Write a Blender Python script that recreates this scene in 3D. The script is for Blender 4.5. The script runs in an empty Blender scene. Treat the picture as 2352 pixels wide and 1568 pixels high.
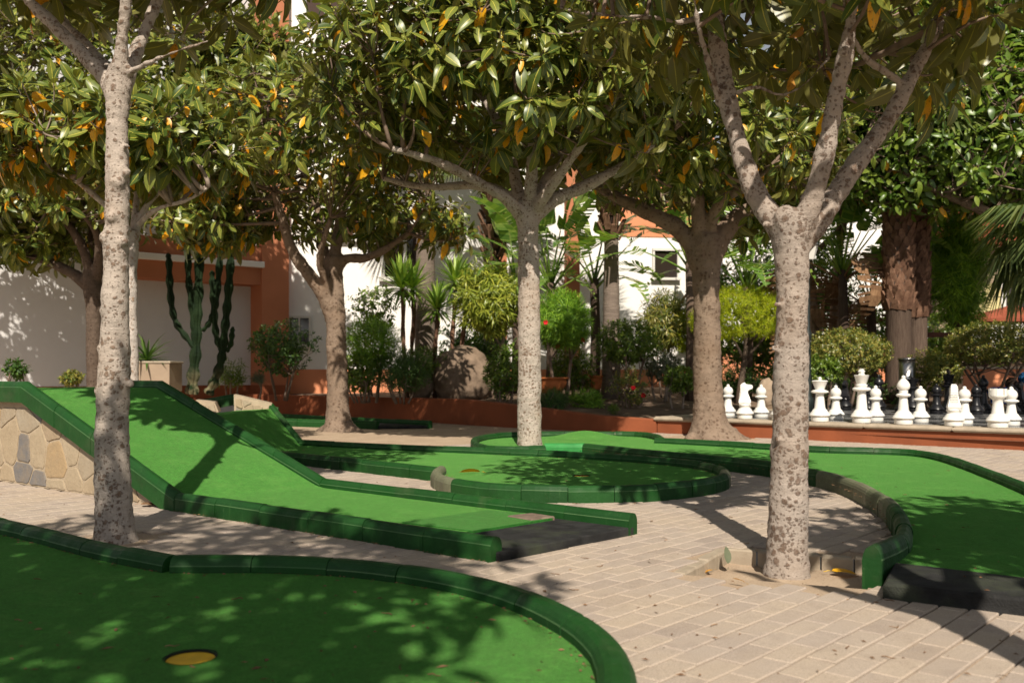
import bpy, bmesh, math, random
import numpy as np
from mathutils import Vector, Matrix, noise

rng = np.random.default_rng(7)
random.seed(7)
S = bpy.context.scene
C = S.collection
R = math.radians

# ------------------------------------------------------------------ camera
FPX, CAMH, HOR = 2130.0, 0.87, 856.0      # focal length / horizon measured on a 2352 px wide view of the photo
cam = bpy.data.cameras.new('camera')
cam.sensor_width = 36.0
cam.lens = 36.0 * FPX / 2352.0
cam.shift_y = 72.0 / 2352.0
cam.clip_start = 0.05
cam.clip_end = 500
cam.dof.use_dof = True
cam.dof.focus_distance = 6.0
cam.dof.aperture_fstop = 3.2
camo = bpy.data.objects.new('camera', cam)
C.objects.link(camo)
camo.location = (0, 0, CAMH)
camo.rotation_euler = (R(90), 0, 0)
S.camera = camo

# ------------------------------------------------------------------ light
SUN_EL, SUN_DX = R(42), 0.057              # sun behind the camera, a touch to the right
W = bpy.data.worlds.new('World')
S.world = W
W.use_nodes = True
wn = W.node_tree
sky = wn.nodes.new('ShaderNodeTexSky')
sky.sky_type = 'NISHITA'
sky.sun_disc = False
sky.sun_elevation = SUN_EL
sky.sun_rotation = math.pi - SUN_DX
hs = wn.nodes.new('ShaderNodeHueSaturation')
hs.inputs['Saturation'].default_value = 0.28
bg = wn.nodes['Background']
bg.inputs['Strength'].default_value = 0.064
wn.links.new(sky.outputs[0], hs.inputs['Color'])
wn.links.new(hs.outputs[0], bg.inputs['Color'])
sl = bpy.data.lights.new('sun', 'SUN')
sl.energy = 5.0
sl.angle = R(0.55)
sl.color = (1.0, 0.905, 0.77)
so = bpy.data.objects.new('sun', sl)
C.objects.link(so)
sdir = Vector((-SUN_DX, 1.0, 0)).normalized() * math.cos(SUN_EL) + Vector((0, 0, -math.sin(SUN_EL)))
so.rotation_euler = sdir.to_track_quat('-Z', 'Y').to_euler()
S.view_settings.view_transform = 'Standard'
S.view_settings.look = 'None'
S.view_settings.gamma = 1.0
S.view_settings.exposure = 0.38
S.render.engine = 'CYCLES'
S.cycles.max_bounces = 7
S.cycles.transmission_bounces = 5
S.cycles.diffuse_bounces = 4

# ------------------------------------------------------------------ measuring helpers
def P(px, py, z=0.0):
    """ground-plane point of height z seen at (px, py)"""
    Y = (CAMH - z) * FPX / (py - HOR)
    return Vector(((px - 1176) * Y / FPX, Y, z))
def Q(px, py, Y):
    """point at distance Y seen at (px, py)"""
    return Vector(((px - 1176) * Y / FPX, Y, CAMH - (py - HOR) * Y / FPX))

# ------------------------------------------------------------------ object helpers
ORG = {}
def tag(o, label=None, cat=None, group=None, kind=None):
    if label: o['label'] = label
    if cat: o['category'] = cat
    if group: o['group'] = group
    if kind: o['kind'] = kind
    return o
def thing(name, loc, label, cat, group=None):
    o = bpy.data.objects.new(name, None)
    C.objects.link(o)
    o.location = loc
    o.empty_display_size = 0.1
    ORG[o] = Vector(loc)
    return tag(o, label, cat, group)
def link(o, parent=None, org=(0, 0, 0)):
    C.objects.link(o)
    org = Vector(org)
    ORG[o] = org
    if parent is not None:
        o.parent = parent
        o.location = org - ORG[parent]
    else:
        o.location = org
    return o
def mesh_np(name, verts, faces, uv=None, fmat=None, smooth=True):
    """verts (n,3); faces = list of arrays/lists or an (m,k) array"""
    me = bpy.data.meshes.new(name)
    verts = np.asarray(verts, dtype=np.float32)
    if isinstance(faces, np.ndarray):
        m, k = faces.shape
        flat = faces.reshape(-1)
        tot = np.full(m, k, dtype=np.int32)
    else:
        m = len(faces)
        tot = np.array([len(f) for f in faces], dtype=np.int32)
        flat = np.array([i for f in faces for i in f], dtype=np.int32)
    st = np.zeros(m, dtype=np.int32)
    st[1:] = np.cumsum(tot)[:-1]
    me.vertices.add(len(verts))
    me.vertices.foreach_set('co', verts.reshape(-1))
    me.loops.add(len(flat))
    me.loops.foreach_set('vertex_index', flat.astype(np.int32))
    me.polygons.add(m)
    me.polygons.foreach_set('loop_start', st)
    me.polygons.foreach_set('loop_total', tot)
    me.polygons.foreach_set('use_smooth', np.full(m, smooth, dtype=bool))
    if fmat is not None:
        me.polygons.foreach_set('material_index', np.asarray(fmat, dtype=np.int32))
    if uv is not None:
        l = me.uv_layers.new(name='UVMap')
        l.data.foreach_set('uv', np.asarray(uv, dtype=np.float32).reshape(-1))
    me.update(calc_edges=True)
    me.validate()
    return me
def obj(name, verts, faces, mat, parent=None, smooth=False, uv=None, fmat=None, org=None):
    verts = np.asarray([tuple(v) for v in verts] if not isinstance(verts, np.ndarray) else verts, dtype=np.float64)
    if org is None:
        org = (verts[:, 0].mean(), verts[:, 1].mean(), verts[:, 2].min())
    me = mesh_np(name, verts - np.array(org), faces, uv, fmat, smooth)
    for m in (mat if isinstance(mat, (list, tuple)) else [mat]):
        me.materials.append(m)
    return link(bpy.data.objects.new(name, me), parent, org)
class MB:
    def __init__(s): s.v = []; s.f = []
    def add(s, v, f):
        b = len(s.v)
        s.v += [tuple(x) for x in v]
        s.f += [[i + b for i in q] for q in f]
        return s
    def box(s, x0, x1, y0, y1, z0, z1, M=None, bev=0.0):
        b = min(bev, (x1-x0)*.45, (y1-y0)*.45, (z1-z0)*.45)
        if b <= 0:
            v = [(x, y, z) for z in (z0, z1) for x, y in ((x0, y0), (x1, y0), (x1, y1), (x0, y1))]
            f = [[3, 2, 1, 0], [4, 5, 6, 7], [0, 1, 5, 4], [1, 2, 6, 5], [2, 3, 7, 6], [3, 0, 4, 7]]
        else:
            v = []
            for z, d in ((z0, b), (z0 + b, 0), (z1 - b, 0), (z1, b)):
                v += [(x0+d, y0+d, z), (x1-d, y0+d, z), (x1-d, y1-d, z), (x0+d, y1-d, z)]
            f = [[3, 2, 1, 0], [12, 13, 14, 15]]
            for k in range(3):
                for i in range(4):
                    f.append([4*k+i, 4*k+(i+1) % 4, 4*k+4+(i+1) % 4, 4*k+4+i])
        if M is not None: v = [M @ Vector(p) for p in v]
        return s.add(v, f)
    def tube(s, pts, rad, n=8, caps=True):
        v, f = tube(pts, rad, n, caps)
        return s.add(v, f)
    def lathe(s, prof, n=24, M=None):
        v, f = [], []
        for r, z in prof:
            for k in range(n):
                a = 2*math.pi*k/n
                v.append((r*math.cos(a), r*math.sin(a), z))
        for i in range(len(prof)-1):
            for k in range(n):
                f.append([i*n+k, i*n+(k+1) % n, (i+1)*n+(k+1) % n, (i+1)*n+k])
        f.append(list(range(n))[::-1]); f.append([(len(prof)-1)*n+k for k in range(n)])
        if M is not None: v = [M @ Vector(p) for p in v]
        return s.add(v, f)
    def build(s, name, mat, parent=None, smooth=False, org=None):
        return obj(name, s.v, s.f, mat, parent, smooth, org=org)
def tube(pts, rad, n=8, caps=True):
    pts = [Vector(p) for p in pts]
    if not hasattr(rad, '__len__'): rad = [rad]*len(pts)
    v, f = [], []
    t0 = (pts[1]-pts[0]).normalized()
    up = Vector((0, 1, 0)) if abs(t0.y) < .9 else Vector((1, 0, 0))
    nrm = t0.cross(up).normalized()
    for i, p in enumerate(pts):
        a = pts[max(i-1, 0)]; b = pts[min(i+1, len(pts)-1)]
        t = (b-a).normalized()
        nrm = (nrm - t*nrm.dot(t)).normalized()
        bn = t.cross(nrm)
        for k in range(n):
            an = 2*math.pi*k/n
            v.append(p + (nrm*math.cos(an)+bn*math.sin(an))*rad[i])
    for i in range(len(pts)-1):
        for k in range(n):
            f.append([i*n+k, i*n+(k+1) % n, (i+1)*n+(k+1) % n, (i+1)*n+k])
    if caps:
        f.append(list(range(n))[::-1]); f.append([(len(pts)-1)*n+k for k in range(n)])
    return v, f
def spline(pts, per=6):
    """Catmull-Rom through tuples of any size"""
    p = [np.array(q, dtype=float) for q in pts]
    p = [2*p[0]-p[1]] + p + [2*p[-1]-p[-2]]
    out = []
    for i in range(1, len(p)-2):
        for k in range(per):
            t = k/per
            out.append(.5*((2*p[i]) + (-p[i-1]+p[i+1])*t + (2*p[i-1]-5*p[i]+4*p[i+1]-p[i+2])*t*t + (-p[i-1]+3*p[i]-3*p[i+1]+p[i+2])*t**3))
    out.append(p[-2])
    return out

# ------------------------------------------------------------------ materials
def newmat(name, rough=0.8, spec=0.3, color=(.5, .5, .5)):
    m = bpy.data.materials.new(name)
    m.use_nodes = True
    nt = m.node_tree
    b = nt.nodes['Principled BSDF']
    b.inputs['Roughness'].default_value = rough
    b.inputs['Specular IOR Level'].default_value = spec
    b.inputs['Base Color'].default_value = (*color, 1)
    return m, nt, b
def N(nt, t, **kw):
    n = nt.nodes.new(t)
    for k, v in kw.items():
        if k in n.inputs.keys():
            i = n.inputs[k]
            if hasattr(v, 'is_linked') or isinstance(v, bpy.types.NodeSocket): nt.links.new(v, i)
            else: i.default_value = v
        else: setattr(n, k, v)
    return n
def noise_tex(nt, vec, scale, detail=4, rough=.55):
    n = N(nt, 'ShaderNodeTexNoise', Scale=scale, Detail=detail, Roughness=rough)
    nt.links.new(vec, n.inputs['Vector'])
    return n.outputs['Fac']
def ramp(nt, fac, stops):
    r = nt.nodes.new('ShaderNodeValToRGB')
    nt.links.new(fac, r.inputs[0])
    e = r.color_ramp.elements
    while len(e) < len(stops): e.new(.5)
    for i, (p, c) in enumerate(stops):
        e[i].position = p
        e[i].color = (*c, 1) if hasattr(c, '__len__') else (c, c, c, 1)
    return r.outputs[0]
def mixc(nt, fac, a, b, mode='MIX'):
    n = nt.nodes.new('ShaderNodeMix')
    n.data_type = 'RGBA'; n.blend_type = mode
    for s, v in ((n.inputs[0], fac), (n.inputs[6], a), (n.inputs[7], b)):
        if isinstance(v, bpy.types.NodeSocket): nt.links.new(v, s)
        elif hasattr(v, '__len__'): s.default_value = (*v, 1)
        else: s.default_value = v
    return n.outputs[2]
def mth(nt, op, a, b=0.0, c=None):
    n = nt.nodes.new('ShaderNodeMath'); n.operation = op
    for s, v in zip(n.inputs, (a, b, c)):
        if v is None: continue
        if isinstance(v, bpy.types.NodeSocket): nt.links.new(v, s)
        else: s.default_value = v
    return n.outputs[0]
def bump(nt, b, h, strength=.3, dist=.01):
    n = nt.nodes.new('ShaderNodeBump')
    n.inputs['Strength'].default_value = strength
    n.inputs['Distance'].default_value = dist
    nt.links.new(h, n.inputs['Height'])
    nt.links.new(n.outputs[0], b.inputs['Normal'])
def pos(nt): return N(nt, 'ShaderNodeNewGeometry').outputs['Position']
def rnd(nt):
    """one random number per object or loose piece"""
    a = N(nt, 'ShaderNodeObjectInfo').outputs['Random']
    b = N(nt, 'ShaderNodeNewGeometry').outputs['Random Per Island']
    return mth(nt, 'FRACT', mth(nt, 'ADD', a, b))
def setc(nt, b, c): nt.links.new(c, b.inputs['Base Color'])
MAT = {}
def mk_plain(key, col, rough=.8, spec=.3, var=.15, scale=6, bscale=60, bstr=.15, dirt=None):
    m, nt, b = newmat(key, rough, spec, col)
    p = pos(nt)
    lo = tuple(c*(1-var) for c in col); hi = tuple(min(1, c*(1+var)) for c in col)
    c = ramp(nt, noise_tex(nt, p, scale, 5), [(.3, lo), (.7, hi)])
    if dirt:
        c = mixc(nt, ramp(nt, noise_tex(nt, p, scale*.35, 6, .65), [(.5, 0.0), (.72, .75)]), c, dirt)
    setc(nt, b, c)
    if bstr: bump(nt, b, noise_tex(nt, p, bscale, 3), bstr, .01)
    MAT[key] = m
    return m

# paving
m, nt, b = newmat('paver', .88, .25)
p = pos(nt)
c = ramp(nt, rnd(nt), [(0, (.315, .26, .22)), (.2, (.355, .295, .248)), (.6, (.385, .322, .268)), (1, (.405, .335, .268))])
c = mixc(nt, ramp(nt, noise_tex(nt, p, 1.6, 6, .7), [(.42, 0.0), (.75, .6)]), c, (.40, .315, .225))
c = mixc(nt, ramp(nt, noise_tex(nt, p, 9, 5, .65), [(.5, 0.0), (.8, .45)]), c, (.23, .18, .15))
c = mixc(nt, .35, c, ramp(nt, noise_tex(nt, p, 420, 2), [(.35, .1), (.65, .95)]), 'OVERLAY')
setc(nt, b, c); bump(nt, b, noise_tex(nt, p, 300, 3), .25, .004)
MAT['paver'] = m
m, nt, b = newmat('joint_sand', .95, .1)
p = pos(nt)
c = ramp(nt, noise_tex(nt, p, 3, 6), [(.3, (.37, .28, .20)), (.7, (.46, .355, .255))])
c = mixc(nt, ramp(nt, noise_tex(nt, p, 140, 3, .7), [(.56, 0.0), (.68, .8)]), c, (.16, .10, .06))
setc(nt, b, c); bump(nt, b, noise_tex(nt, p, 260, 4), .6, .006)
MAT['sand'] = m
# carpet
def mk_carpet(key, base, dark):
    m, nt, b = newmat(key, .95, .06)
    p = pos(nt)
    pile = noise_tex(nt, p, 210, 4, .75)
    c = ramp(nt, pile, [(.34, tuple(x*.55 for x in dark)), (.5, dark), (.66, base)])
    sc = N(nt, 'ShaderNodeMapping'); nt.links.new(p, sc.inputs[0]); sc.inputs['Rotation'].default_value = (0, 0, .67); sc.inputs['Scale'].default_value = (9, 1.2, 1)
    c = mixc(nt, ramp(nt, noise_tex(nt, sc.outputs[0], 1, 5, .6), [(.45, 0.0), (.75, .5)]), c, tuple(x*.6 for x in base))
    c = mixc(nt, ramp(nt, noise_tex(nt, p, 2.3, 6, .62), [(.42, 0.0), (.8, .6)]), c, (base[0]*.7, base[1]*.6, base[2]*.7))
    c = mixc(nt, ramp(nt, noise_tex(nt, p, 5, 6, .65), [(.52, 0.0), (.8, .5)]), c, (base[0]*2.1, base[1]*1.08, base[2]*1.8))
    c = mixc(nt, .55, c, ramp(nt, noise_tex(nt, p, 85, 4, .8), [(.3, .22), (.7, .78)]), 'OVERLAY')
    c = mixc(nt, .5, c, ramp(nt, noise_tex(nt, p, 26, 5, .8), [(.32, .25), (.68, .72)]), 'OVERLAY')
    c = mixc(nt, ramp(nt, noise_tex(nt, p, 75, 3, .8), [(.70, 0.0), (.76, .55)]), c, (.16, .14, .07))
    setc(nt, b, c)
    b.inputs['Sheen Weight'].default_value = .25
    b.inputs['Sheen Roughness'].default_value = .5
    b.inputs['Sheen Tint'].default_value = (.5, .9, .3, 1)
    bump(nt, b, mth(nt, 'ADD', pile, noise_tex(nt, p, 520, 2, .8)), .9, .008)
    MAT[key] = m
mk_carpet('carpet', (.062, .300, .034), (.036, .200, .022))
mk_carpet('carpet_patch', (.016, .20, .022), (.008, .12, .012))
# painted kerb
def mk_kerb(key, a, bcol, wear):
    m, nt, b = newmat(key, .5, .3)
    p = pos(nt)
    g = N(nt, 'ShaderNodeNewGeometry')
    c = ramp(nt, rnd(nt), [(0, a), (1, bcol)])
    c = mixc(nt, ramp(nt, noise_tex(nt, p, 4.5, 7, .68), [(.48, 0.0), (.7, .8)]), c, tuple(x*.55 for x in a))
    sc = N(nt, 'ShaderNodeMapping'); nt.links.new(p, sc.inputs[0]); sc.inputs['Scale'].default_value = (30, 30, 3)
    c = mixc(nt, ramp(nt, noise_tex(nt, sc.outputs[0], 1, 4, .6), [(.6, 0.0), (.8, .45)]), c, (.04, .12, .03))
    c = mixc(nt, ramp(nt, noise_tex(nt, p, 55, 5, .75), [(.66, 0.0), (.76, wear)]), c, (.26, .27, .2))
    c = mixc(nt, ramp(nt, noise_tex(nt, p, 1.1, 5, .7), [(.58, 0.0), (.74, wear)]), c, (.085, .095, .05))
    setc(nt, b, c)
    nt.links.new(ramp(nt, noise_tex(nt, p, 7, 5), [(.35, .5), (.7, .85)]), b.inputs['Roughness'])
    bump(nt, b, noise_tex(nt, p, 38, 5, .6), .3, .008)
    MAT[key] = m
mk_kerb('kerb', (.0085, .062, .0085), (.006, .047, .007), .5)
mk_kerb('kerb_edge', (.035, .10, .03), (.06, .12, .045), .8)
mk_kerb('kerb_light', (.028, .24, .05), (.026, .215, .045), .35)
mk_kerb('kerb_worn', (.17, .17, .11), (.12, .135, .075), .5)
mk_plain('rubber', (.022, .022, .022), .92, .2, .5, 10, 120, .5, dirt=(.05, .06, .035))
mk_plain('terracotta_wall', (.245, .072, .030), .85, .25, .14, 2.5, 35, .25, dirt=(.17, .055, .028))
mk_plain('orange_wall', (.43, .165, .085), .85, .2, .08, 1.5, 30, .15)
mk_plain('salmon_wall', (.62, .25, .13), .85, .2, .06, 1.5, 30, .1)
mk_plain('white_wall', (.78, .76, .73), .8, .2, .03, .8, 25, .12)
mk_plain('wing_wall', (.57, .565, .565), .85, .2, .05, .7, 25, .15, dirt=(.48, .465, .455))
mk_plain('slab_stone', (.36, .30, .225), .7, .3, .16, 8, 60, .2, dirt=(.24, .19, .14))
mk_plain('mortar', (.39, .315, .225), .95, .1, .12, 14, 90, .6)
mk_plain('dark_metal', (.012, .018, .016), .45, .4, .2, 8, 40, .05)
mk_plain('window_frame', (.62, .6, .56), .5, .4, .04, 3, 40, .05)
mk_plain('curtain', (.55, .47, .24), .9, .1, .12, 5, 10, .1)
mk_plain('dark_wood', (.10, .035, .022), .6, .3, .25, 5, 40, .15)
mk_plain('roof_tile', (.24, .065, .035), .8, .2, .25, 5, 20, .3)
mk_plain('soil', (.15, .105, .075), .97, .1, .35, 3, 60, .9, dirt=(.27, .2, .14))
mk_plain('boulder', (.20, .145, .105), .9, .15, .35, 5, 24, 1.0, dirt=(.15, .105, .07))
mk_plain('terracotta_pot', (.50, .155, .05), .8, .25, .15, 8, 30, .15)
mk_plain('planter_stone', (.31, .235, .17), .85, .2, .12, 4, 50, .3, dirt=(.28, .2, .14))
mk_plain('yellow_paint', (.66, .40, .012), .55, .4, .15, 20, 60, .15, dirt=(.20, .11, .01))
mk_plain('cup_dark', (.012, .014, .010), .9, .2, .3, 30, 60, .3)
mk_plain('plaque', (.17, .125, .095), .7, .3, .35, 18, 80, .3)
mk_plain('steel', (.42, .41, .40), .28, .5, .08, 4, 20, .02); MAT['steel'].node_tree.nodes['Principled BSDF'].inputs['Metallic'].default_value = 1
mk_plain('skin', (.45, .24, .16), .6, .3, .06, 8, 30, .05)
mk_plain('hair', (.035, .018, .010), .6, .3, .4, 30, 90, .4)
mk_plain('blue_cloth', (.012, .10, .50), .85, .1, .15, 10, 60, .2)
mk_plain('blue_cap', (.02, .09, .22), .85, .1, .15, 10, 60, .2)
mk_plain('red_cloth', (.50, .07, .03), .85, .1, .15, 10, 60, .2)
mk_plain('pale_cloth', (.55, .52, .48), .85, .1, .1, 10, 60, .2)
mk_plain('flower_red', (.50, .012, .02), .6, .2, .2, 60, 90, .1)
# stones of the ramp side
m, nt, b = newmat('flagstone', .8, .25)
p = pos(nt)
c = ramp(nt, rnd(nt), [(0, (.35, .265, .17)), (.3, (.385, .315, .22)), (.5, (.33, .28, .21)), (.66, (.37, .265, .15)), (.8, (.31, .25, .185)), (.86, (.15, .145, .145)), (1, (.20, .185, .175))])
c = mixc(nt, ramp(nt, noise_tex(nt, p, 9, 6, .7), [(.4, 0.0), (.75, .7)]), c, (.28, .215, .14))
c = mixc(nt, ramp(nt, noise_tex(nt, p, 40, 5, .7), [(.55, 0.0), (.75, .5)]), c, (.12, .10, .08))
setc(nt, b, c); bump(nt, b, noise_tex(nt, p, 26, 6, .65), .5, .012)
MAT['flagstone'] = m
# chess
def mk_chess(key, col, rough, spec):
    m, nt, b = newmat(key, rough, spec, col)
    p = pos(nt)
    setc(nt, b, ramp(nt, noise_tex(nt, p, 10, 5), [(.3, tuple(x*.9 for x in col)), (.6, col)]))
    nt.links.new(ramp(nt, noise_tex(nt, p, 6, 4), [(.3, rough*.75), (.7, rough*1.4)]), b.inputs['Roughness'])
    MAT[key] = m
mk_chess('chess_white', (.76, .745, .70), .35, .4)
mk_chess('chess_black', (.010, .010, .012), .30, .45)
mk_chess('tile_dark', (.030, .033, .038), .25, .5)
mk_chess('tile_light', (.17, .17, .17), .25, .5)
m, nt, b = newmat('glass', .06, .6, (.03, .022, .018)); MAT['glass'] = m
m, nt, b = newmat('glass_brown', .1, .6, (.05, .026, .014)); MAT['glass_brown'] = m
# bark
def mk_bark(key, base, spot, dens, rz=1.0, vs=26, lines=.35):
    m, nt, b = newmat(key, .9, .12)
    p = pos(nt)
    nf = N(nt, 'ShaderNodeTexNoise', Scale=22, Detail=6, Roughness=.7); nt.links.new(p, nf.inputs['Vector'])
    wp = N(nt, 'ShaderNodeVectorMath', operation='MULTIPLY_ADD'); nt.links.new(nf.outputs['Color'], wp.inputs[0])
    wp.inputs[1].default_value = (.04, .04, .035); nt.links.new(p, wp.inputs[2])
    sc = N(nt, 'ShaderNodeMapping'); nt.links.new(wp.outputs[0], sc.inputs[0]); sc.inputs['Scale'].default_value = (1, 1, 1.0)
    v1 = N(nt, 'ShaderNodeTexVoronoi', Scale=vs); nt.links.new(sc.outputs[0], v1.inputs['Vector'])
    v2 = N(nt, 'ShaderNodeTexVoronoi', Scale=vs*2.1); nt.links.new(sc.outputs[0], v2.inputs['Vector'])
    big = noise_tex(nt, p, 4, 5, .65)
    thr = ramp(nt, big, [(.38, -.25), (.68, dens)])
    fine = noise_tex(nt, p, 130, 6, .75)
    def spots(v, k):
        d = v.outputs['Distance']
        sel = N(nt, 'ShaderNodeSeparateColor'); nt.links.new(v.outputs['Color'], sel.inputs[0])
        r = mth(nt, 'MULTIPLY', mth(nt, 'ADD', thr, mth(nt, 'MULTIPLY', sel.outputs[0], 1.3)), k)
        d = mth(nt, 'ADD', d, mth(nt, 'MULTIPLY', mth(nt, 'SUBTRACT', fine, .5), .6))
        n = nt.nodes.new('ShaderNodeClamp'); nt.links.new(mth(nt, 'MULTIPLY', mth(nt, 'SUBTRACT', r, d), 6.0), n.inputs[0]); return n.outputs[0]
    s1 = spots(v1, .33); s2 = spots(v2, .31)
    sp = mth(nt, 'MAXIMUM', s1, mth(nt, 'MULTIPLY', s2, .85))
    ls = N(nt, 'ShaderNodeMapping'); nt.links.new(wp.outputs[0], ls.inputs[0]); ls.inputs['Scale'].default_value = (10, 10, 130)
    ring = noise_tex(nt, ls.outputs[0], 1, 5, .75)
    fs_ = N(nt, 'ShaderNodeMapping'); nt.links.new(p, fs_.inputs[0]); fs_.inputs['Scale'].default_value = (170, 170, 16)
    fiss = noise_tex(nt, fs_.outputs[0], 1, 4, .7)
    c = ramp(nt, noise_tex(nt, p, 9, 7, .7), [(.28, tuple(x*.62 for x in base)), (.5, tuple(x*.9 for x in base)), (.7, base)])
    c = mixc(nt, ramp(nt, ring, [(.56, 0.0), (.72, lines)]), c, tuple(x*.42 for x in base))
    c = mixc(nt, ramp(nt, fiss, [(.55, 0.0), (.75, .45)]), c, tuple(x*.5 for x in base))
    core = ramp(nt, fine, [(.3, .45), (.62, 1.0)])
    c = mixc(nt, mth(nt, 'MULTIPLY', sp, core), c, spot)
    c = mixc(nt, mth(nt, 'MULTIPLY', ramp(nt, sp, [(.02, 0.0), (.18, .7), (.45, 0.0)]), .8), c, tuple(x*1.15 for x in base))
    c = mixc(nt, ramp(nt, noise_tex(nt, p, 2.2, 5), [(.5, 0.0), (.75, .4)]), c, (base[0]*.75, base[1]*.62, base[2]*.5))
    setc(nt, b, c)
    h = mth(nt, 'ADD', mth(nt, 'MULTIPLY', sp, .9), mth(nt, 'ADD', mth(nt, 'MULTIPLY', ring, .7), mth(nt, 'ADD', fine, mth(nt, 'MULTIPLY', fiss, .5))))
    bump(nt, b, h, .9, .009)
    MAT[key] = m
mk_bark('bark_pale', (.53, .455, .39), (.165, .10, .062), .82, vs=31)
mk_bark('bark_grey', (.47, .40, .345), (.125, .075, .05), .95, vs=30)
mk_bark('bark_brown', (.27, .20, .148), (.11, .07, .048), .45, vs=20)
mk_bark('bark_dark', (.13, .095, .072), (.06, .04, .03), .4)
mk_bark('bark_white', (.56, .50, .45), (.30, .19, .12), .55)
mk_plain('twig', (.20, .145, .11), .9, .15, .3, 12, 60, .3)
mk_plain('twig_pale', (.27, .215, .175), .9, .15, .3, 12, 60, .3)
def mk_palm(key, a, bcol, rs):
    m, nt, b = newmat(key, .95, .1)
    p = pos(nt)
    sc = N(nt, 'ShaderNodeMapping'); nt.links.new(p, sc.inputs[0]); sc.inputs['Scale'].default_value = rs
    nn = noise_tex(nt, sc.outputs[0], 1, 5, .7)
    cc_ = ramp(nt, nn, [(.3, a), (.7, bcol)]); cc_ = mixc(nt, ramp(nt, rnd(nt), [(0, 0.0), (1, .6)]), cc_, tuple(x*.5 for x in a)); setc(nt, b, cc_); bump(nt, b, nn, .7, .02)
    MAT[key] = m
mk_palm('palm_grey', (.13, .10, .085), (.27, .215, .175), (5, 5, 55))
mk_palm('palm_fibre', (.075, .05, .038), (.165, .12, .092), (45, 45, 4))
mk_palm('palm_boot', (.10, .05, .032), (.30, .175, .115), (14, 14, 9))
mk_palm('dry_leaf', (.13, .065, .035), (.36, .22, .12), (20, 20, 3))
# foliage
def mk_leaf(key, dark, mid, lite, rib=(.42, .40, .08), rough=.35, back=(.20, .17, .065), trans=.25, spots=False, spec=.45):
    m, nt, b = newmat(key, rough, spec)
    uv = N(nt, 'ShaderNodeUVMap')
    sx = N(nt, 'ShaderNodeSeparateXYZ'); nt.links.new(uv.outputs[0], sx.inputs[0])
    c = ramp(nt, rnd(nt), [(0, dark), (.5, mid), (1, lite)])
    p = pos(nt)
    c = mixc(nt, ramp(nt, noise_tex(nt, p, 30, 3), [(.4, 0.0), (.8, .35)]), c, dark)
    g = N(nt, 'ShaderNodeNewGeometry')
    if back: c = mixc(nt, mth(nt, 'MULTIPLY', g.outputs['Backfacing'], .75), c, back)
    if spots: c = mixc(nt, ramp(nt, noise_tex(nt, p, 60, 4, .7), [(.56, 0.0), (.66, .85)]), c, (.16, .05, .01))
    if rib:
        d = mth(nt, 'ABSOLUTE', mth(nt, 'SUBTRACT', sx.outputs[0], .5))
        r = nt.nodes.new('ShaderNodeMath'); r.operation = 'LESS_THAN'; nt.links.new(d, r.inputs[0]); r.inputs[1].default_value = .032
        c = mixc(nt, mth(nt, 'MULTIPLY', r.outputs[0], mth(nt, 'SUBTRACT', 1.0, mth(nt, 'MULTIPLY', g.outputs['Backfacing'], .5))), c, rib)
    setc(nt, b, c)
    if trans:
        t = N(nt, 'ShaderNodeBsdfTranslucent'); mix = N(nt, 'ShaderNodeMixShader')
        nt.links.new(mixc(nt, 1.0, c, (1.35, 1.5, .6), 'MULTIPLY'), t.inputs[0])
        mix.inputs[0].default_value = trans
        nt.links.new(b.outputs[0], mix.inputs[1]); nt.links.new(t.outputs[0], mix.inputs[2])
        nt.links.new(mix.outputs[0], nt.nodes['Material Output'].inputs[0])
    MAT[key] = m
mk_leaf('leaf', (.048, .082, .014), (.112, .152, .022), (.200, .220, .040), rib=(.52, .47, .08), back=(.165, .150, .045), trans=.2)
mk_leaf('leaf_yellow', (.78, .36, .010), (.85, .46, .014), (.76, .30, .010), rib=(.65, .42, .05), back=(.5, .2, .02), spots=True, trans=.3)
mk_leaf('leaf_small', (0.050, 0.101, 0.014), (0.119, 0.196, 0.023), (0.237, 0.302, 0.045), rib=None, back=None)
mk_leaf('leaf_yel_green', (0.130, 0.182, 0.023), (0.260, 0.312, 0.039), (0.442, 0.429, 0.058), rib=None, back=None)
mk_leaf('leaf_olive', (0.073, 0.118, 0.025), (0.195, 0.211, 0.043), (0.390, 0.312, 0.072), rib=None, back=None)
mk_leaf('leaf_gold', (0.152, 0.214, 0.010), (0.304, 0.365, 0.012), (0.497, 0.504, 0.018), rib=None, back=None, rough=.6, spec=.2)
mk_leaf('leaf_needle', (0.069, 0.169, 0.016), (0.176, 0.338, 0.028), (0.370, 0.558, 0.047), rib=None, back=None, rough=.5)
mk_leaf('leaf_dark', (0.029, 0.074, 0.018), (0.061, 0.126, 0.025), (0.120, 0.210, 0.036), rib=None, back=None, rough=.5)
mk_leaf('leaf_grey', (.07, .09, .05), (.12, .14, .085), (.19, .20, .13), rib=None, back=None, rough=.7)
mk_leaf('leaf_paddle', (0.081, 0.175, 0.033), (0.163, 0.277, 0.052), (0.309, 0.408, 0.091), rib=(.33, .36, .12), back=None, rough=.4, trans=.35)
mk_leaf('leaf_yucca', (.08, .17, .025), (.19, .31, .045), (.34, .45, .08), rib=None, back=None, rough=.4, trans=.25)
mk_leaf('leaf_fan', (.055, .09, .03), (.12, .165, .05), (.24, .26, .09), rib=None, back=None, rough=.5, trans=.3)
m, nt, b = newmat('cactus_skin', .75, .15)
p = pos(nt)
c = ramp(nt, noise_tex(nt, p, 5, 5), [(.3, (.006, .014, .006)), (.7, (.016, .032, .011))])
sz = N(nt, 'ShaderNodeSeparateXYZ'); nt.links.new(p, sz.inputs[0])
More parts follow.
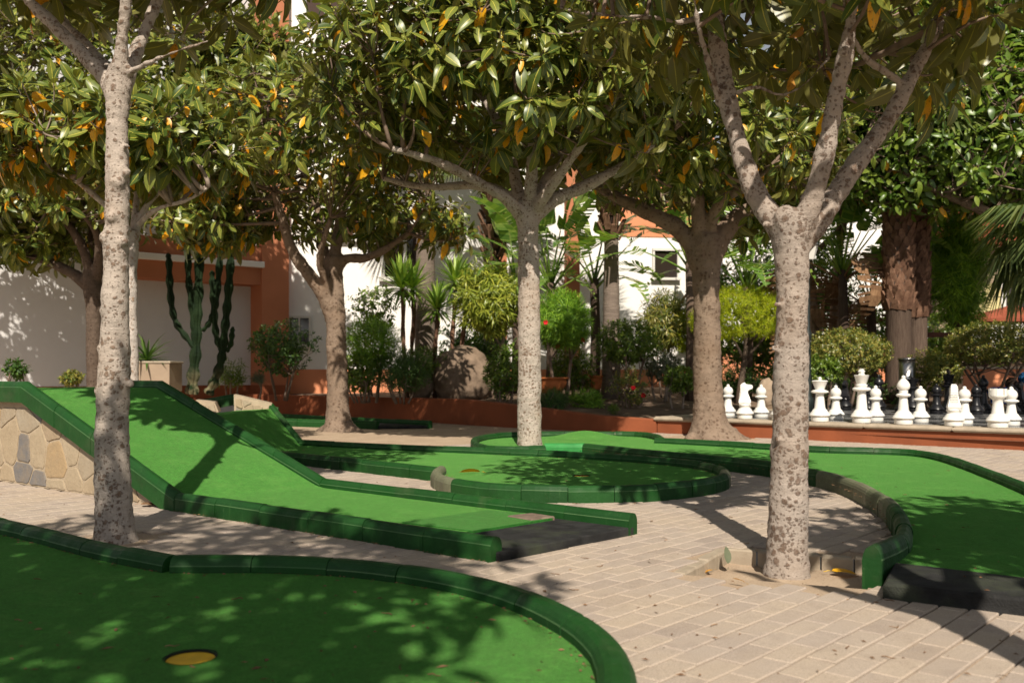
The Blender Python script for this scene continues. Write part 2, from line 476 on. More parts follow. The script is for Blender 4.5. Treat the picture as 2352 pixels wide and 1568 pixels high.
c = mixc(nt, mth(nt, 'MULTIPLY', ramp(nt, sz.outputs[2], [(.45, 1.0), (1.0, 0.0)]), ramp(nt, noise_tex(nt, p, 9, 5), [(.4, 0.0), (.6, .8)])), c, (.26, .22, .13))
setc(nt, b, c); MAT['cactus_skin'] = m

# ================================================================== GROUND
from mathutils.geometry import tessellate_polygon
def inpoly(x, y, poly):
    c = False
    n = len(poly)
    for i in range(n):
        x1, y1 = poly[i][0], poly[i][1]; x2, y2 = poly[i-1][0], poly[i-1][1]
        if (y1 > y) != (y2 > y) and x < (x2-x1)*(y-y1)/(y2-y1)+x1: c = not c
    return c
U = Vector((.672, .740, 0)); V = Vector((.740, -.672, 0))     # paving grid, shared by walls and chess board
PIT = [P(1668, 1256), P(1568, 1313), P(1992, 1346), P(2075, 1290)]
PIT[3] = P(2040, 1284)
PITZ = -.075
def tess(outer, holes, z):
    loops = [[Vector((q[0], q[1], 0)) for q in outer]] + [[Vector((q[0], q[1], 0)) for q in h] for h in holes]
    tris = tessellate_polygon(loops)
    flat = [(q.x, q.y, z) for l in loops for q in l]
    out = []
    for t in tris:
        a, b_, c_ = [Vector(flat[i]) for i in t]
        out.append(list(t) if (b_-a).cross(c_-a).z > 0 else list(t)[::-1])
    return flat, out
big = [(-250, -20), (250, -20), (250, 400), (-250, 400)]
gv, gf = tess(big, [PIT], -.012)
ground = tag(obj('ground', gv, gf, MAT['sand']), kind='structure')
pit = MB()
n0 = 14
pv = []; pf = []
cx = sum(q.x for q in PIT)/4; cy = sum(q.y for q in PIT)/4
for i in range(n0):
    for j in range(n0):
        a, b_ = i/(n0-1), j/(n0-1)
        q = (PIT[0]*(1-a)+PIT[3]*a)*(1-b_)+(PIT[1]*(1-a)+PIT[2]*a)*b_
        q = Vector((cx, cy, 0)) + (q-Vector((cx, cy, 0)))*1.04
        z = PITZ + .022*noise.noise(q*5) + .006*noise.noise(q*24)
        z += .05*max(0, b_-.75)/.25
        pv.append((q.x, q.y, z))
for i in range(n0-1):
    for j in range(n0-1):
        pf.append([i*n0+j, i*n0+j+1, (i+1)*n0+j+1, (i+1)*n0+j])
tag(obj('tree_pit_soil', pv, pf, MAT['sand'], None, True), kind='structure')
pit_edge = thing('pit_edging', (PIT[0].x, PIT[0].y, PITZ), 'pale stone edging blocks lining the sandy tree pit', 'edging')
def edge_blocks(a, b_, n, out, parent):
    d = (b_-a)/n; t = d.normalized()
    for k in range(n):
        p0 = a+d*k+t*.004; p1 = a+d*(k+1)-t*.004
        o1 = out*(.05)
        v = []
        j = random.uniform(-.004, .004)
        for z in (PITZ-.03, -.012+j, -.003+j):
            s_ = .006 if z > -.01 else 0
            for q in (p0+t*s_, p1-t*s_, p1-t*s_+o1, p0+t*s_+o1):
                v.append((q.x - out.x*(.012-s_), q.y - out.y*(.012-s_), z))
        f = [[8, 9, 10, 11]]
        for l in range(2):
            for i in range(4): f.append([4*l+i, 4*l+(i+1) % 4, 4*l+4+(i+1) % 4, 4*l+4+i])
        obj('edging_block', v, f, MAT['slab_stone'], parent)
edge_blocks(PIT[0], PIT[3], 5, Vector((.25, .97, 0)), pit_edge)
edge_blocks(PIT[1], PIT[0], 4, Vector((-.8, .55, 0)), pit_edge)

# ------------------------------------------------------------------ minigolf lanes
LANES = []          # footprints, to keep the pavers out
def seg(pts, per=0):
    return [tuple(q) for q in spline(pts, per)] if per else [tuple(q) for q in pts]
def kerb_run(root, pts, h=.115, w=.085, block=.33, mat='kerb', pick=None, jit=.003):
    """pts: centre line of the kerb's top; split into blocks that follow it"""
    pts = [Vector(q) for q in pts]
    L = [0]
    for i in range(1, len(pts)): L.append(L[-1]+(pts[i]-pts[i-1]).length)
    nb = max(1, round(L[-1]/block)); bl = L[-1]/nb
    def at(s):
        s = min(max(s, 0), L[-1])
        for i in range(1, len(L)):
            if s <= L[i] or i == len(L)-1:
                t = (s-L[i-1])/max(L[i]-L[i-1], 1e-9)
                return pts[i-1].lerp(pts[i], t)
    def tang(s):
        a, b_ = at(s-.03), at(s+.03)
        t = Vector((b_.x-a.x, b_.y-a.y, 0))
        return t.normalized()
    prof = [(-.5, 0), (-.5, .66), (-.475, .70), (-.43, .80), (-.32, .92), (-.14, .99), (.14, .99), (.32, .92), (.43, .80), (.475, .70), (.5, .66), (.5, 0)]
    for k in range(nb):
        ss = [k*bl+.002] + [q for q in L if k*bl+.012 < q < (k+1)*bl-.012] + [(k+1)*bl-.002]
        if len(ss) > 5: ss = [ss[0]] + ss[1:-1][::max(1, (len(ss)-2)//3)] + [ss[-1]]
        jz = random.uniform(-jit, jit); jx = random.uniform(-jit, jit)
        v, f = [], []
        n = len(prof)
        for i, s in enumerate(ss):
            c = at(s); t = tang(min(max(s, .012), L[-1]-.012)); nn = Vector((-t.y, t.x, 0))
            sh = 1.0 if 0 < i < len(ss)-1 else .985
            for a, b_ in prof:
                q = c + nn*(a*w*sh+jx)
                v.append((q.x, q.y, c.z - h + b_*h*(sh if b_ > 0 else 1) + (jz if b_ > .1 else -.02)))
        for i in range(len(ss)-1):
            for a in range(n-1): f.append([i*n+a, (i+1)*n+a, (i+1)*n+a+1, i*n+a+1])
        f.append(list(range(n))); f.append([(len(ss)-1)*n+a for a in range(n)][::-1])
        mm = mat
        if pick: mm = pick(at((k+.5)*bl)) or mat
        fm = [1 if (q % (n-1)) in (1, 9) else 0 for q in range((len(ss)-1)*(n-1))] + [0, 0]
        obj('kerb_block', v, f, [MAT[mm], MAT['kerb_edge' if mm == 'kerb' else mm]], root, False, fmat=fm)
def flat_carpet(root, outline, z, holes=(), name='carpet', mat='carpet'):
    v, f = tess(outline, holes, z)
    return obj(name, v, f, MAT[mat], root)
def ring(c, r, n=20): return [(c.x+r*math.cos(2*math.pi*k/n), c.y+r*math.sin(2*math.pi*k/n)) for k in range(n)]
def cup(root, c, r, z, depth=.010):
    n = 24
    mb = MB()
    v = []
    for rr, zz in ((r+.004, z+.002), (r-.001, z-.001), (r-.003, z-depth)):
        v += [(c.x+rr*math.cos(2*math.pi*k/n)*(1+.03*math.sin(5*k)), c.y+rr*math.sin(2*math.pi*k/n)*(1+.03*math.sin(7*k)), zz) for k in range(n)]
    f = [[i*n+k, i*n+(k+1) % n, (i+1)*n+(k+1) % n, (i+1)*n+k] for i in range(2) for k in range(n)]
    o = obj('hole_rim', v, f, MAT['cup_dark'], root, True)
    d = obj('hole_cup', [(c.x+(r-.004)*math.cos(2*math.pi*k/n), c.y+(r-.004)*math.sin(2*math.pi*k/n), z-depth+.004) for k in range(n)], [list(range(n))], MAT['yellow_paint'], root)
def slab(root, poly, z0, z1, mat, name, bev=.006):
    n = len(poly)
    c = sum((Vector((q[0], q[1], 0)) for q in poly), Vector())/n
    v = []
    for z, k in ((z0, 0), (z1-bev, 0), (z1, bev)):
        for q in poly:
            d = (c-Vector((q[0], q[1], 0))).normalized()*k
            v.append((q[0]+d.x, q[1]+d.y, z))
    f = [[2*n+i for i in range(n)]]
    for l in range(2):
        for i in range(n): f.append([l*n+i, l*n+(i+1) % n, (l+1)*n+(i+1) % n, (l+1)*n+i])
    if sum((poly[i][0]-poly[i-1][0])*(poly[i][1]+poly[i-1][1]) for i in range(n)) > 0: f = [q[::-1] for q in f]
    return obj(name, v, f, MAT[mat], root)
ZT, ZC = .115, .05
# lane A: near round green
A = [P(x, y, ZT) for x, y in [(-260, 1135), (0, 1190), (120, 1216), (230, 1243), (300, 1257), (398, 1274)]]
A2 = [P(x, y, ZT) for x, y in [(398, 1274), (500, 1274), (620, 1274), (780, 1280), (900, 1291), (1000, 1305), (1100, 1325), (1200, 1353), (1285, 1389), (1352, 1429), (1398, 1474), (1418, 1518), (1420, 1572)]]
A2 += [Vector((.24, 2.02, ZT)), Vector((.10, 1.74, ZT)), Vector((-.25, 1.5, ZT)), Vector((-.8, 1.4, ZT)), Vector((-1.6, 1.5, ZT))]
A2 = [Vector(q) for q in spline(A2, 5)]
A3 = [A2[-1], Vector((-2.6, 2.2, ZT)), Vector((-4.2, 3.6, ZT))]
laneA = thing('minigolf_green', (-1, 3, 0), 'nearest minigolf green with dark kerb and yellow cup, mostly in leaf shade', 'golf lane', 'minigolf lanes')
kerb_run(laneA, A, w=.102); kerb_run(laneA, A2, w=.102); kerb_run(laneA, A3, w=.102)
outA = A + A2[1:] + A3[1:]
hcA = P(438, 1508, ZC)
flat_carpet(laneA, outA, ZC, [ring(hcA, .072)])
cup(laneA, hcA, .072, ZC)
LANES.append([(q.x, q.y) for q in outA])
# lane B: ramp lane
D = Vector((-.785, .62, 0))
nB0, nB1 = P(1140, 1231, ZT), Vector((-2.10, 5.87, ZT))
nB2 = nB1 + D*2.10 + Vector((0, 0, .69)); nB3 = nB2 + D*1.05
fB0, fB1 = P(1455, 1178, ZT), Vector((-1.35, 6.67, ZT))
fB2 = fB1 + D*2.13 + Vector((0, 0, .69)); fB3 = fB2 + D*.95
laneB = thing('minigolf_ramp_lane', tuple(nB1.xy)+(0,), 'straight minigolf lane with tall ramp and flagstone side, black rubber tee mat', 'golf lane', 'minigolf lanes')
kerb_run(laneB, [nB0, nB1], block=.42); kerb_run(laneB, [fB0, fB1], block=.42)
kerb_run(laneB, [nB1, nB2], h=.145, block=.5, w=.09); kerb_run(laneB, [fB1, fB2], h=.145, block=.5, w=.09)
kerb_run(laneB, [nB2, nB3], h=.145, block=.5, w=.09); kerb_run(laneB, [fB2, fB3], h=.145, block=.5, w=.09)
dz = Vector((0, 0, .065))
m0n, m0f = nB0+(nB1-nB0)*.17, fB0+(fB1-fB0)*.215
def row(a, b_, n=7): return [a.lerp(b_, k/(n-1)) - dz for k in range(n)]
rows = [row(m0n, m0f)]
for k in range(1, 4): rows.append(row(m0n.lerp(nB1, k/4*.97), m0f.lerp(fB1, k/4*.97)))
def bend(t):      # soft transition at the foot of the ramp
    return t
for k in range(0, 9):
    t = -.08 + k*.02
    up = (.69/2.1)*(max(0, t+.08)**2)/(4*.08)
    rows.append([q + Vector((0, 0, up)) for q in row(nB1 + D*t, fB1 + D*t)])
rows.append(row(nB2, fB2)); rows.append(row(nB3, fB3))
cv = [q for r_ in rows for q in r_]; w_ = 7
cf = [[i*w_+j, (i+1)*w_+j, (i+1)*w_+j+1, i*w_+j+1][::-1] for i in range(len(rows)-1) for j in range(w_-1)]
obj('carpet', cv, cf, MAT['carpet'], laneB, True)
slab(laneB, [nB0-(nB0-nB1).normalized()*-.02, fB0, m0f, m0n], 0, .042, 'rubber', 'tee_mat')
pq = [P(923, 1199, ZC+.004), P(1086, 1219, ZC+.004), P(1272, 1189, ZC+.004), P(1205, 1178, ZC+.004), P(1120, 1171, ZC+.004)]
slab(laneB, [tuple(q.xy) for q in pq], ZC-.01, ZC+.006, 'carpet_patch', 'carpet_patch', .002)
pl = [P(1166, 1186, .056), P(1222, 1180, .056), P(1274, 1188, .056), P(1220, 1195, .056)]
slab(laneB, [tuple(q.xy) for q in pl], .04, .064, 'plaque', 'floor_plaque', .006)
LANES.append([(q.x, q.y) for q in (nB0, nB1, nB3, fB3, fB1, fB0)])
# solid core under the plateau and the flagstone side
wallN = Vector((-D.y, D.x, 0)) * -1
if wallN.y > 0: wallN = -wallN
Wp = [(0.05, 0), (3.15, 0), (3.15, .70), (2.10, .70), (0.05, .055)]
def wp(s, z, o=0.0):
    q = nB1 + D*s + wallN*(-.01+o)
    return (q.x, q.y, z)
cen = (1.9, .3)
v = [wp(s, z) for s, z in Wp] + [tuple(Vector(wp(s, z)) - wallN*.95) for s, z in Wp]
f = [[0, 1, 2, 3, 4], [9, 8, 7, 6, 5]] + [[i, (i+1) % 5, 5+(i+1) % 5, 5+i] for i in range(5)]
obj('ramp_core', v, f, MAT['mortar'], laneB)
def clip(poly, a, b_):
    """keep the side of poly nearer to a than b_"""
    mx, my = (a[0]+b_[0])/2, (a[1]+b_[1])/2; nx, ny = b_[0]-a[0], b_[1]-a[1]
    out = []
    for i in range(len(poly)):
        p0, p1 = poly[i-1], poly[i]
        d0 = (p0[0]-mx)*nx+(p0[1]-my)*ny; d1 = (p1[0]-mx)*nx+(p1[1]-my)*ny
        if (d0 <= 0) != (d1 <= 0):
            t = d0/(d0-d1); out.append((p0[0]+(p1[0]-p0[0])*t, p0[1]+(p1[1]-p0[1])*t))
        if d1 <= 0: out.append(p1)
    return out
def stones(root, shape, mapf, spacing, gap, rs, name='flagstone', thick=.02):
    r_ = random.Random(rs)
    xs = [q[0] for q in shape]; ys = [q[1] for q in shape]
    seeds = []
    yy = min(ys)
    while yy < max(ys)+spacing:
        xx = min(xs)
        while xx < max(xs)+spacing:
            seeds.append((xx+r_.uniform(-.38, .38)*spacing*1.1, yy+r_.uniform(-.38, .38)*spacing))
            xx += spacing*1.05
        yy += spacing*1.15
    for s in seeds:
        c = list(shape)
        for t in seeds:
            if t is not s and c: c = clip(c, s, t)
        if len(c) < 3: continue
        ar = .5*abs(sum(c[i-1][0]*c[i][1]-c[i][0]*c[i-1][1] for i in range(len(c))))
        if ar < .004: continue
        mx = sum(q[0] for q in c)/len(c); my = sum(q[1] for q in c)/len(c)
        # rounder, uneven outline
        o = []
        for i in range(len(c)):
            a, b_ = c[i-1], c[i]
            for t in (.12, .5, .88):
                q = (a[0]+(b_[0]-a[0])*t, a[1]+(b_[1]-a[1])*t)
                dx, dy = mx-q[0], my-q[1]; l = math.hypot(dx, dy)+1e-6
                g = gap*(.7+r_.random()*.8)
                o.append((q[0]+dx/l*g, q[1]+dy/l*g))
        n = len(o); th = thick*(.6+.7*r_.random())
        v = [mapf(x, y, -.004) for x, y in o] + [mapf(x, y, th) for x, y in o] + [mapf(mx+(x-mx)*.93, my+(y-my)*.93, th+.002) for x, y in o]
        f = [[2*n+i for i in range(n)]]
        for l in range(2):
            for i in range(n): f.append([l*n+i, l*n+(i+1) % n, (l+1)*n+(i+1) % n, (l+1)*n+i])
        a0 = sum(o[i-1][0]*o[i][1]-o[i][0]*o[i-1][1] for i in range(n))
        fn = Vector(v[2*n+1])-Vector(v[2*n]); 
        nn = (Vector(v[2*n+1])-Vector(v[2*n])).cross(Vector(v[2*n+2])-Vector(v[2*n]))
        ref = Vector(mapf(mx, my, 1))-Vector(mapf(mx, my, 0))
        if nn.dot(ref) < 0: f = [q[::-1] for q in f]
        obj(name, v, f, MAT['flagstone'], root)
stones(laneB, [(.10, .004), (3.1, .004), (3.1, .60), (2.10, .60), (.17, .03)], wp, .25, .009, 14, thick=.005)
# lane C: second ramp lane with round end
laneC = thing('minigolf_round_lane', (.5, 7.5, 0), 'minigolf lane in the middle with round green end, cup and steep stone gated ramp', 'golf lane', 'minigolf lanes')
c1 = [P(x, y, ZT) for x, y in [(610, 1031), (820, 1052), (1008, 1071)]]
c2 = [P(x, y, ZT) for x, y in [(1014, 1069), (1002, 1081), (1030, 1094), (1100, 1105), (1200, 1111), (1300, 1113.5), (1450, 1112), (1540, 1107), (1610, 1099), (1654, 1089), (1666, 1079), (1650, 1068), (1610, 1059), (1550, 1052), (1450, 1044), (1300, 1035), (1200, 1031), (1115, 1027)]]
c2 = [Vector(q) for q in spline(c2, 3)]
c3 = [P(x, y, ZT) for x, y in [(1115, 1027), (925, 1020), (692, 1009)]]
worn = lambda q: 'kerb_worn' if (q.x < -.38 and q.y < 7.6) or (q.x > 1.58 and q.y < 7.4) else None
kerb_run(laneC, c1); kerb_run(laneC, c2, block=.31, pick=worn); kerb_run(laneC, c3, block=.45)
r0 = c3[-1]; Dc = Vector((-.766, .643, 0))
r1 = r0 + Dc*.56 + Vector((0, 0, .40))
kerb_run(laneC, [r0, r1], h=.13, block=.5)
outC = c1[:-1] + c2 + c3[1:]
hcC = P(1336, 1092, ZC)
flat_carpet(laneC, outC, ZC, [ring(hcC, .07)])
cup(laneC, hcC, .07, ZC)
LANES.append([(q.x, q.y) for q in outC])
e0 = c1[0]
rampw = e0 - r0
ca, cb = r0 - dz, r0 + rampw*1.35 - dz
cc, cd = ca + (r1-r0), cb + (r1-r0)
obj('ramp_carpet', [ca, cb, cd, cc, cc+Dc*.5+Vector((0, 0, -.02)), cd+Dc*.5+Vector((0, 0, -.02))], [[0, 3, 2, 1], [3, 4, 5, 2]], MAT['carpet'], laneC)
g0 = Vector((ca.x, ca.y, 0)); 
v = [(ca.x, ca.y, 0), (cc.x, cc.y, 0), (cc.x, cc.y, cc.z-.02), (ca.x, ca.y, ca.z-.02)]
v2 = [(cb.x, cb.y, 0), (cd.x, cd.y, 0), (cd.x, cd.y, cd.z-.02), (cb.x, cb.y, cb.z-.02)]
e5 = Dc*.5
obj('ramp_core', v+v2+[(v[1][0]+e5.x, v[1][1]+e5.y, 0), (v[2][0]+e5.x, v[2][1]+e5.y, v[2][2]-.03), (v2[1][0]+e5.x, v2[1][1]+e5.y, 0), (v2[2][0]+e5.x, v2[2][1]+e5.y, v2[2][2]-.03)],
    [[0, 1, 2, 3], [7, 6, 5, 4], [1, 8, 9, 2], [5, 6, 11, 10], [8, 10, 11, 9]], MAT['mortar'], laneC)
def prism(root, front, back_off, mat, name):
    n = len(front)
    v = [tuple(q) for q in front] + [tuple(Vector(q)+back_off) for q in front]
    f = [list(range(n)), [n+i for i in range(n)][::-1]] + [[i, n+i, n+(i+1) % n, (i+1) % n] for i in range(n)]
    return obj(name, v, f, MAT[mat], root)
yb = r1.y-.03
back = Vector((-.10, .42, .0))
gate = [Q(538, 948, yb), Q(621, 943, yb), Q(624, 927, yb), Q(537, 906, yb)]
prism(laneC, gate, back, 'mortar', 'gate_wall')
gd = (gate[1]-gate[0]).normalized()
def gmap(s, z, o): 
    q = gate[0] + gd*s + Vector((0, -1, 0))*o; return (q.x, q.y, gate[0].z+z+s*.02)
stones(laneC, [(.015, .01), (.40, .0), (.41, .075), (.015, .185)], gmap, .12, .008, 5, thick=.012)
lg = [Q(450, 948, yb+.05), Q(502, 946, yb+.05), Q(493, 923, yb+.05), Q(450, 918, yb+.05)]
prism(laneC, lg, back, 'mortar', 'gate_wall')
gd2 = (lg[1]-lg[0]).normalized()
def gmap2(s, z, o):
    q = lg[0] + gd2*s + Vector((0, -1, 0))*o; return (q.x, q.y, lg[0].z+z)
stones(laneC, [(.01, .01), (.25, .01), (.215, .11), (.01, .13)], gmap2, .13, .008, 6, thick=.012)
kerb_run(laneC, [Q(452, 919, yb+.5), Q(536, 904, yb+.5)], h=.12, block=.5)
kerb_run(laneC, [Q(536, 904, yb+.46), Q(640, 935, yb+.50)], h=.12, block=.6)
# lane D: right lane
ZD, ZDC = .125, .06
laneD = thing('minigolf_curved_lane', (2.5, 6.5, 0), 'long curving minigolf lane on the right with grey worn kerb and black tee mat', 'golf lane', 'minigolf lanes')
d0 = [Vector(q) for q in spline([P(x, y, ZD) for x, y in [(1250, 1022), (1190, 1024), (1120, 1022), (1092, 1013), (1094, 1002), (1130, 995), (1200, 991), (1350, 989.5), (1460, 990.5), (1505, 996), (1522, 1003)]], 3)]
dl = [P(1250, 1016.5, ZD), P(1344, 1016.5, ZD)]
d1 = [Vector(q) for q in spline([P(x, y, ZD) for x, y in [(1506, 1004), (1650, 1011), (1765, 1018), (1900, 1025), (2020, 1028), (2090, 1031), (2140, 1037), (2200, 1052), (2352, 1107), (2440, 1150)]], 3)]
d2 = [Vector(q) for q in spline([P(x, y, ZD) for x, y in [(1344, 1017), (1500, 1033), (1650, 1046), (1765, 1059), (1850, 1073), (1950, 1097), (2018, 1128), (2060, 1162), (2076, 1200)]], 3)]
d3 = [Vector(q) for q in spline([tuple(d2[-1])] + [tuple(P(x, y, z)) for x, y, z in [(2070, 1222, .14), (2045, 1238, .15), (2003, 1254, .16)]], 3)]
kerb_run(laneD, d0); kerb_run(laneD, dl, mat='kerb_light', block=.5, h=.125)
wornD = lambda q: 'kerb_worn' if 2.2 < q.x < 2.62 and 5.0 < q.y < 7.1 else None
kerb_run(laneD, d1, block=.4); kerb_run(laneD, d2, pick=wornD, block=.36)
kerb_run(laneD, d3, h=.17, w=.08, block=.4)
d4 = [d1[-1], Vector((3.9, 4.2, ZD)), Vector((2.9, 3.15, ZD))]
kerb_run(laneD, d4, block=.4)
mb_ = [P(2052, 1291, ZDC), P(2500, 1343, ZDC)]
outD = [Vector((q.x, q.y, 0)) for q in d0[::-1]][0:0]
outD = d0[:-1] + d1[1:] + [d4[1]] + [mb_[1], mb_[0]] + d3[::-1][2:] + d2[::-1][1:] + [dl[0]]
v, f = tess(outD, [], ZDC)
mnd = P(1345, 1003, ZDC)
obj('carpet', v, f, MAT['carpet'], laneD)
# the low mound on the far round end
gv = []; gf = []
k = 10
for i in range(k+1):
    for j in range(20):
        r_ = i/k*.62; a = 2*math.pi*j/20
        gv.append((mnd.x+r_*math.cos(a)*.8, mnd.y+r_*math.sin(a)*1.1, ZDC+.002+.075*(.5+.5*math.cos(math.pi*i/k))))
for i in range(k):
    for j in range(20): gf.append([i*20+j, (i+1)*20+j, (i+1)*20+(j+1) % 20, i*20+(j+1) % 20])
obj('carpet_mound', gv, gf, MAT['carpet'], laneD, True)
slab(laneD, [tuple(P(2028, 1338, .06).xy), tuple(P(2500, 1392, .06).xy), tuple(mb_[1].xy), tuple(mb_[0].xy)], -.02, .062, 'rubber', 'tee_mat', .012)
LANES.append([(q.x, q.y) for q in outD])
matD = [tuple(P(2028, 1338, .06).xy), tuple(P(2500, 1392, .06).xy), tuple(mb_[1].xy), tuple(mb_[0].xy)]
LANES.append(matD)
# lane E: far lane by the red wall
laneE = thing('minigolf_far_lane', (-2.5, 15, 0), 'small far minigolf lane with low green kerbs under the red garden wall', 'golf lane', 'minigolf lanes')
e1 = [P(630, 960, ZT), P(868, 967, ZT)]; e2 = [P(640, 949.3, ZT), P(989, 965.5, ZT)]
kerb_run(laneE, e1, block=.6); kerb_run(laneE, e2, block=.8)
flat_carpet(laneE, [e1[0], e1[1], e2[0].lerp(e2[1], .62), e2[0]], ZC)
slab(laneE, [tuple(e1[1].xy), tuple(e2[1].xy), tuple(e2[0].lerp(e2[1], .64).xy)], 0, .04, 'rubber', 'tee_mat')
LANES.append([(q.x, q.y) for q in (e1[0], e1[1], e2[1], e2[0])])

# ------------------------------------------------------------------ pavers
T1B, T2B, T3B, T4B, T5B = P(264, 1238), P(1806, 1322, PITZ), P(1218, 1034), P(779, 988), P(1634, 1004)
paving = thing('paving', (0, 4, 0), None, None)
paving['kind'] = 'structure'
PW, PL, J = .1, .2, .0075
cells = []
def blocked(x, y):
    for poly in LANES:
        if inpoly(x, y, poly): return True
    return inpoly(x, y, PIT)
for i in range(-80, 130):
    for j in range(-20, 110):
        off = (.5 if i % 2 else 0) + .12*math.sin(i*12.9)
        o = V*(i*PW) + U*((j+off)*PL)
        if not (1.7 < o.y < 15.5): continue
        if abs(o.x) > .60*o.y+1.3: continue
        if (o - Vector((T1B.x, T1B.y, 0))).length < .26: continue
        if (o - Vector((T3B.x, T3B.y, 0))).length < .30 or (o - Vector((T4B.x, T4B.y, 0))).length < .55 or (o - Vector((T5B.x, T5B.y, 0))).length < .65: continue
        hw, hl = PW/2-J*.55, PL/2-J*.35
        n_in = sum(blocked(*(o + V*a*hw + U*b_*hl).xy) for a in (-1, 1) for b_ in (-1, 1)) + blocked(o.x, o.y)
        if inpoly(o.x, o.y, PIT) or n_in >= 4: continue
        if n_in and any(inpoly(*(o + V*a*hw + U*b_*hl).xy, PIT) for a in (-1, 1) for b_ in (-1, 1)): continue
        inframe = abs(o.x) < .56*o.y and o.y > 2.5
        cells.append((0 if inframe and n_in == 0 else 1, o.y, o))
cells.sort(key=lambda t: (t[0], t[1]))
def paver_v(h=0.0):
    v = []
    for z, d in ((-.03, 0), (-.004, 0), (0, .004)):
        v += [(-PW/2+J*.55+d, -PL/2+J*.35+d, z), (PW/2-J*.55-d, -PL/2+J*.35+d, z), (PW/2-J*.55-d, PL/2-J*.35-d, z), (-PW/2+J*.55+d, PL/2-J*.35-d, z)]
    return np.array(v)
PVF = [[8, 9, 10, 11]] + [[4*l+i, 4*l+(i+1) % 4, 4*l+4+(i+1) % 4, 4*l+4+i] for l in range(2) for i in range(4)]
pme = mesh_np('paver', paver_v(), PVF, smooth=False); pme.materials.append(MAT['paver'])
Rp = np.array([[V.x, U.x, 0], [V.y, U.y, 0], [0, 0, 1]])
if np.linalg.det(Rp) < 0: Rp[:, 0] *= -1
ang = math.atan2(Rp[1, 0], Rp[0, 0])
sv, sf = [], []
pv0 = paver_v()
for k, (_, _, o) in enumerate(cells):
    jz = random.uniform(-.0022, .0012); ja = random.uniform(-.012, .012)
    if k < 300:
        ob = bpy.data.objects.new('paver', pme); link(ob, paving, (o.x, o.y, jz))
        ob.rotation_euler = (random.uniform(-.008, .008), random.uniform(-.012, .012), ang+ja)
    else:
        b0 = len(sv)
        ca_, sa_ = math.cos(ang+ja), math.sin(ang+ja)
        Rj = np.array([[ca_, -sa_, 0], [sa_, ca_, 0], [random.uniform(-.012, .012), random.uniform(-.008, .008), 1]])
        sv.extend(map(tuple, pv0 @ Rj.T + np.array([o.x, o.y, jz])))
        sf.extend([[q+b0 for q in fq] for fq in PVF])
so_ = obj('paver_field', np.array(sv), sf, MAT['paver'], paving); so_['kind'] = 'stuff'
print('pavers', len(cells))

# ================================================================== GARDEN WALL, BOARD, CHESS
wallpts = [(560, 947, 905), (804, 959.5, 910), (989, 968.6, 914.5), (1069, 974, 917), (1187, 981, 930), (1244, 984.2, 937), (1372, 989.5, 953.5), (1506, 994, 963)]
gw = []
for px, yb_, yt in wallpts:
    q = P(px, yb_)
    gw.append((q, CAMH-(yt-HOR)*q.y/FPX))
gwall = thing('garden_wall', tuple(gw[3][0]), 'low terracotta red rendered garden wall sloping down behind the golf lanes', 'wall')
v = []; wt = Vector((.11, .12, 0))
for q, z in gw: v += [(q.x, q.y, -.02), (q.x, q.y, z-.012), (q.x+.008, q.y+.008, z), (q.x+wt.x, q.y+wt.y, z), (q.x+wt.x, q.y+wt.y, -.02)]
f = [[i*5+k, (i+1)*5+k, (i+1)*5+k+1, i*5+k+1] for i in range(len(gw)-1) for k in range(4)] + [[0, 1, 2, 3, 4], [(len(gw)-1)*5+k for k in (4, 3, 2, 1, 0)]]
obj('wall_face', v, f, MAT['terracotta_wall'], gwall)
# soil of the planting bed
def wall_line(s): return Vector((-5.49, 19.95, 0)) + Vector((.755, -.656, 0))*s
BV, BU = Vector((.77, -.637, 0)), Vector((.637, .77, 0))
ZB = .24
B0 = Vector((2.08, 13.43, 0))
def soil_z(s, t):
    base = .36 if s < 6.3 else (.36-.22*(s-6.3)/3.75 if s < 10.05 else .14)
    return base + .022*t
bv, bf = [], []
ns, ntt = 60, 36
for i in range(ns):
    for j in range(ntt):
        s = -12 + 34*i/(ns-1); t = .13 + 18*(j/(ntt-1))**1.4
        q = wall_line(s) + Vector((.656, .755, 0))*t
        z = soil_z(s, t) + .03*noise.noise(q*1.3) + .012*noise.noise(q*6)
        if s > 9.8 and t < 6: z = min(z, .10)
        bv.append((q.x, q.y, z))
for i in range(ns-1):
    for j in range(ntt-1): bf.append([i*ntt+j, (i+1)*ntt+j, (i+1)*ntt+j+1, i*ntt+j+1])
tag(obj('planting_bed', bv, bf, MAT['soil'], None, True), kind='structure')
# terrace that carries the chess board
terr = thing('chess_terrace', tuple(B0), 'raised orange walled terrace with stone edge and polished chess board', 'terrace')
def bq(a, b_, z): q = B0 + BV*a + BU*b_; return (q.x, q.y, z)
def bbox(a0, a1, b0, b1, z0, z1, mat, name, parent, bev=0):
    mb = MB(); M = Matrix.Translation(B0) @ Matrix(((BV.x, BU.x, 0, 0), (BV.y, BU.y, 0, 0), (0, 0, 1, 0), (0, 0, 0, 1)))
    mb.box(a0, a1, b0, b1, z0, z1, M, bev)
    return mb.build(name, MAT[mat], parent)
bbox(0.02, 9.5, .02, 6.6, -.02, ZB-.065, 'terracotta_wall', 'terrace_wall', terr)
k = 0; a = -.02
while a < 9.4:
    l = .9+.25*random.random()
    bbox(a+.003, min(9.5, a+l)-.003, -.03, .30, ZB-.064+random.uniform(-.002, .002), ZB-.002, 'slab_stone', 'edge_stone', terr, .022); a += l
bbox(-.02, .3, .303, 6.6, ZB-.064, ZB-.004, 'slab_stone', 'edge_stone', terr, .02)
SQ_A, SQ_B = .53, .56
e1c = Vector((4.42, 11.72, 0))
a1 = Vector((e1c-B0)).dot(BV) - 4*SQ_A; b1 = Vector((e1c-B0)).dot(BU)
